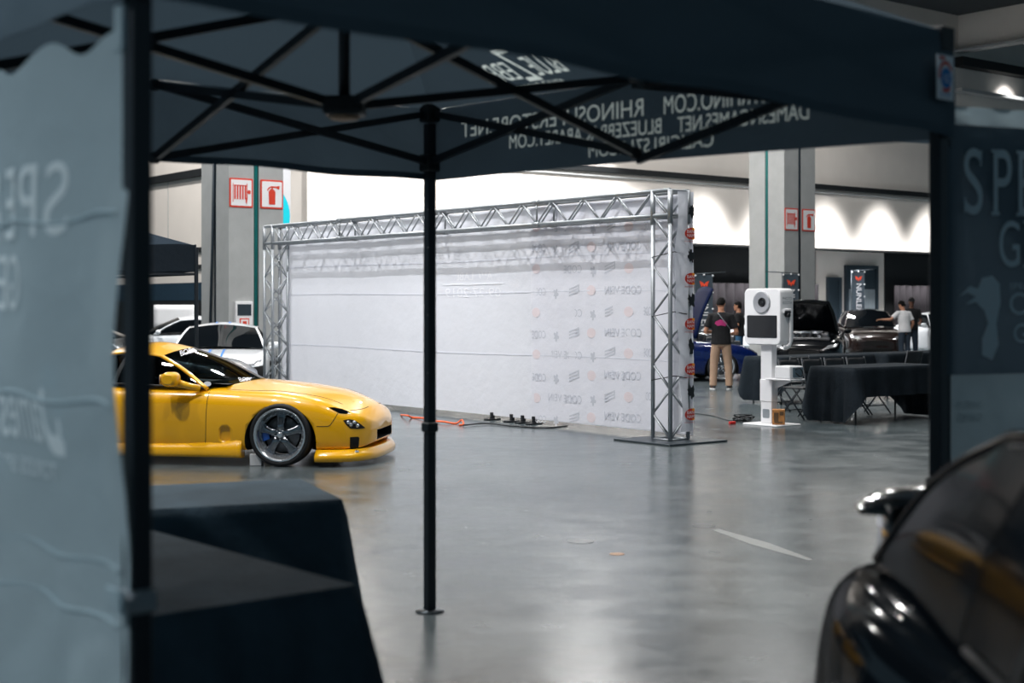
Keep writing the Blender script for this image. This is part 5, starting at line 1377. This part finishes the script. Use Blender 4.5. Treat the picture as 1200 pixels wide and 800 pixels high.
person('man seen from behind in a white tee and dark jeans, reaching left over a car', p2, .35, 1.74, top='tee_white', pants='denim', pose=dict(elL=(-.40, .10, 1.22), wrL=(-.62, .22, 1.22), elR=(.28, -.02, 1.12), wrR=(.26, .10, .90), lean=.12), head_pitch=.3, head_yaw=.5, stance=.12)
p3 = at(1068, HY, 41.5); p3.z = 0
person('person in a black cap and black tee behind the man in the white tee', p3, PI - .1, 1.82, skin='skindark', top='tee_black', pants='denim', cap=True, stance=.12)
p4 = at(866, HY, 36.0); p4.z = 0
person('person in dark tee and blue denim shorts, half hidden left of the booth', p4, 1.2, 1.7, top='tee_black', pants='blueshort', shorts=True, stance=.12)

# ------------------------------------------------------------------ light and camera
def area(name, loc, target, size, power, col=(1, 1, 1), spread=180):
    l = bpy.data.lights.new(name, 'AREA'); l.shape = 'DISK'; l.size = size; l.energy = power; l.color = col; l.spread = math.radians(spread)
    o = bpy.data.objects.new(name, l); COL.objects.link(o); o.location = loc
    d = V(target) - V(loc); o.rotation_euler = d.to_track_quat('-Z', 'Y').to_euler(); return o
def spot(name, loc, target, power, angle, blend=.3, r=.1, col=(1, 1, 1)):
    l = bpy.data.lights.new(name, 'SPOT'); l.energy = power; l.spot_size = math.radians(angle); l.spot_blend = blend; l.shadow_soft_size = r; l.color = col
    o = bpy.data.objects.new(name, l); COL.objects.link(o); o.location = loc
    d = V(target) - V(loc); o.rotation_euler = d.to_track_quat('-Z', 'Y').to_euler(); return o
for x, y, p in ((-8, 12, 300), (-3.2, 10.5, 260), (2.5, 11, 240), (-9.5, 20, 420), (-4.5, 17, 380), (-1, 24, 520), (5, 17, 240), (4.5, 11.5, 220), (-6.5, 8.5, 620), (3, 28, 750), (9, 24, 180), (-4, 31, 650), (2, 39, 600), (7, 37, 240), (14, 36, 220), (-11, 31, 1100), (-13, 40, 900), (12, 46, 300)):  # ceiling lamps, plus fills added for the yellow flank and the backdrop's end
    area('hall_and_fill_lamp', (x, y, 11.5), (x, y, 0), .55, p, (1.0, .985, .96))
area('hall_and_fill_lamp', (-10, -1, 11.5), (-1.6, 3.9, 1.4), .7, 44, (.86, .95, 1.0), 34)  # added fill light left of the camera, aimed at the grey tent wall
# spots in front of the backdrop, throwing the truss shadow down the cloth
mid = PR + W * 4.6
for k in (-3.2, 0.2, 3.6):
    q = mid + W * k - U * 5.2
    spot('stage_spot', (q.x, q.y, 10.6), tuple(mid + W * k + Z * 1.2), 1900, 62, .6, .06)
# wall washers on the long back wall
for k in range(10):
    t_ = -21.5 + 3.55 * k if k < 3 else -1.6 + 3.1 * (k - 6)
    if k < 3: spot('wall_washer', tuple(wb(t_, 8.6, 1.9)), tuple(wb(t_, 2.5, .2)), 2600, 92, .25, .1)
    else: spot('wall_washer', tuple(wb(t_, 7.2, 1.5)), tuple(wb(t_, 0, 1.5)), 4200, 77, .7, .3)
spot('wall_washer', tuple(wb(9.6, 10.9, .95)), tuple(wb(9.6, 10.0, .5)), 260, 84, .5, .2)
w = bpy.data.worlds.new('hall_air'); scene.world = w; w.use_nodes = True
bg = w.node_tree.nodes['Background']; bg.inputs[0].default_value = (.50, .80, 1.0, 1); bg.inputs[1].default_value = .20

cd = bpy.data.cameras.new('camera'); cam = bpy.data.objects.new('camera', cd); COL.objects.link(cam)
cam.location = (0, 0, CAM_H); cam.rotation_euler = (PI / 2, 0, 0)
cd.sensor_width = 36; cd.lens = 36 * F_PX / 1200; cd.shift_y = -(400 - HY) / 1200
cd.clip_start = .05; cd.clip_end = 300
cd.dof.use_dof = True; cd.dof.focus_distance = 15.5; cd.dof.aperture_fstop = 2.0; cd.dof.aperture_blades = 9
scene.camera = cam
vs = scene.view_settings
vs.view_transform = 'Standard'; vs.look = 'None'; vs.exposure = 0; vs.gamma = 1; vs.use_curve_mapping = False
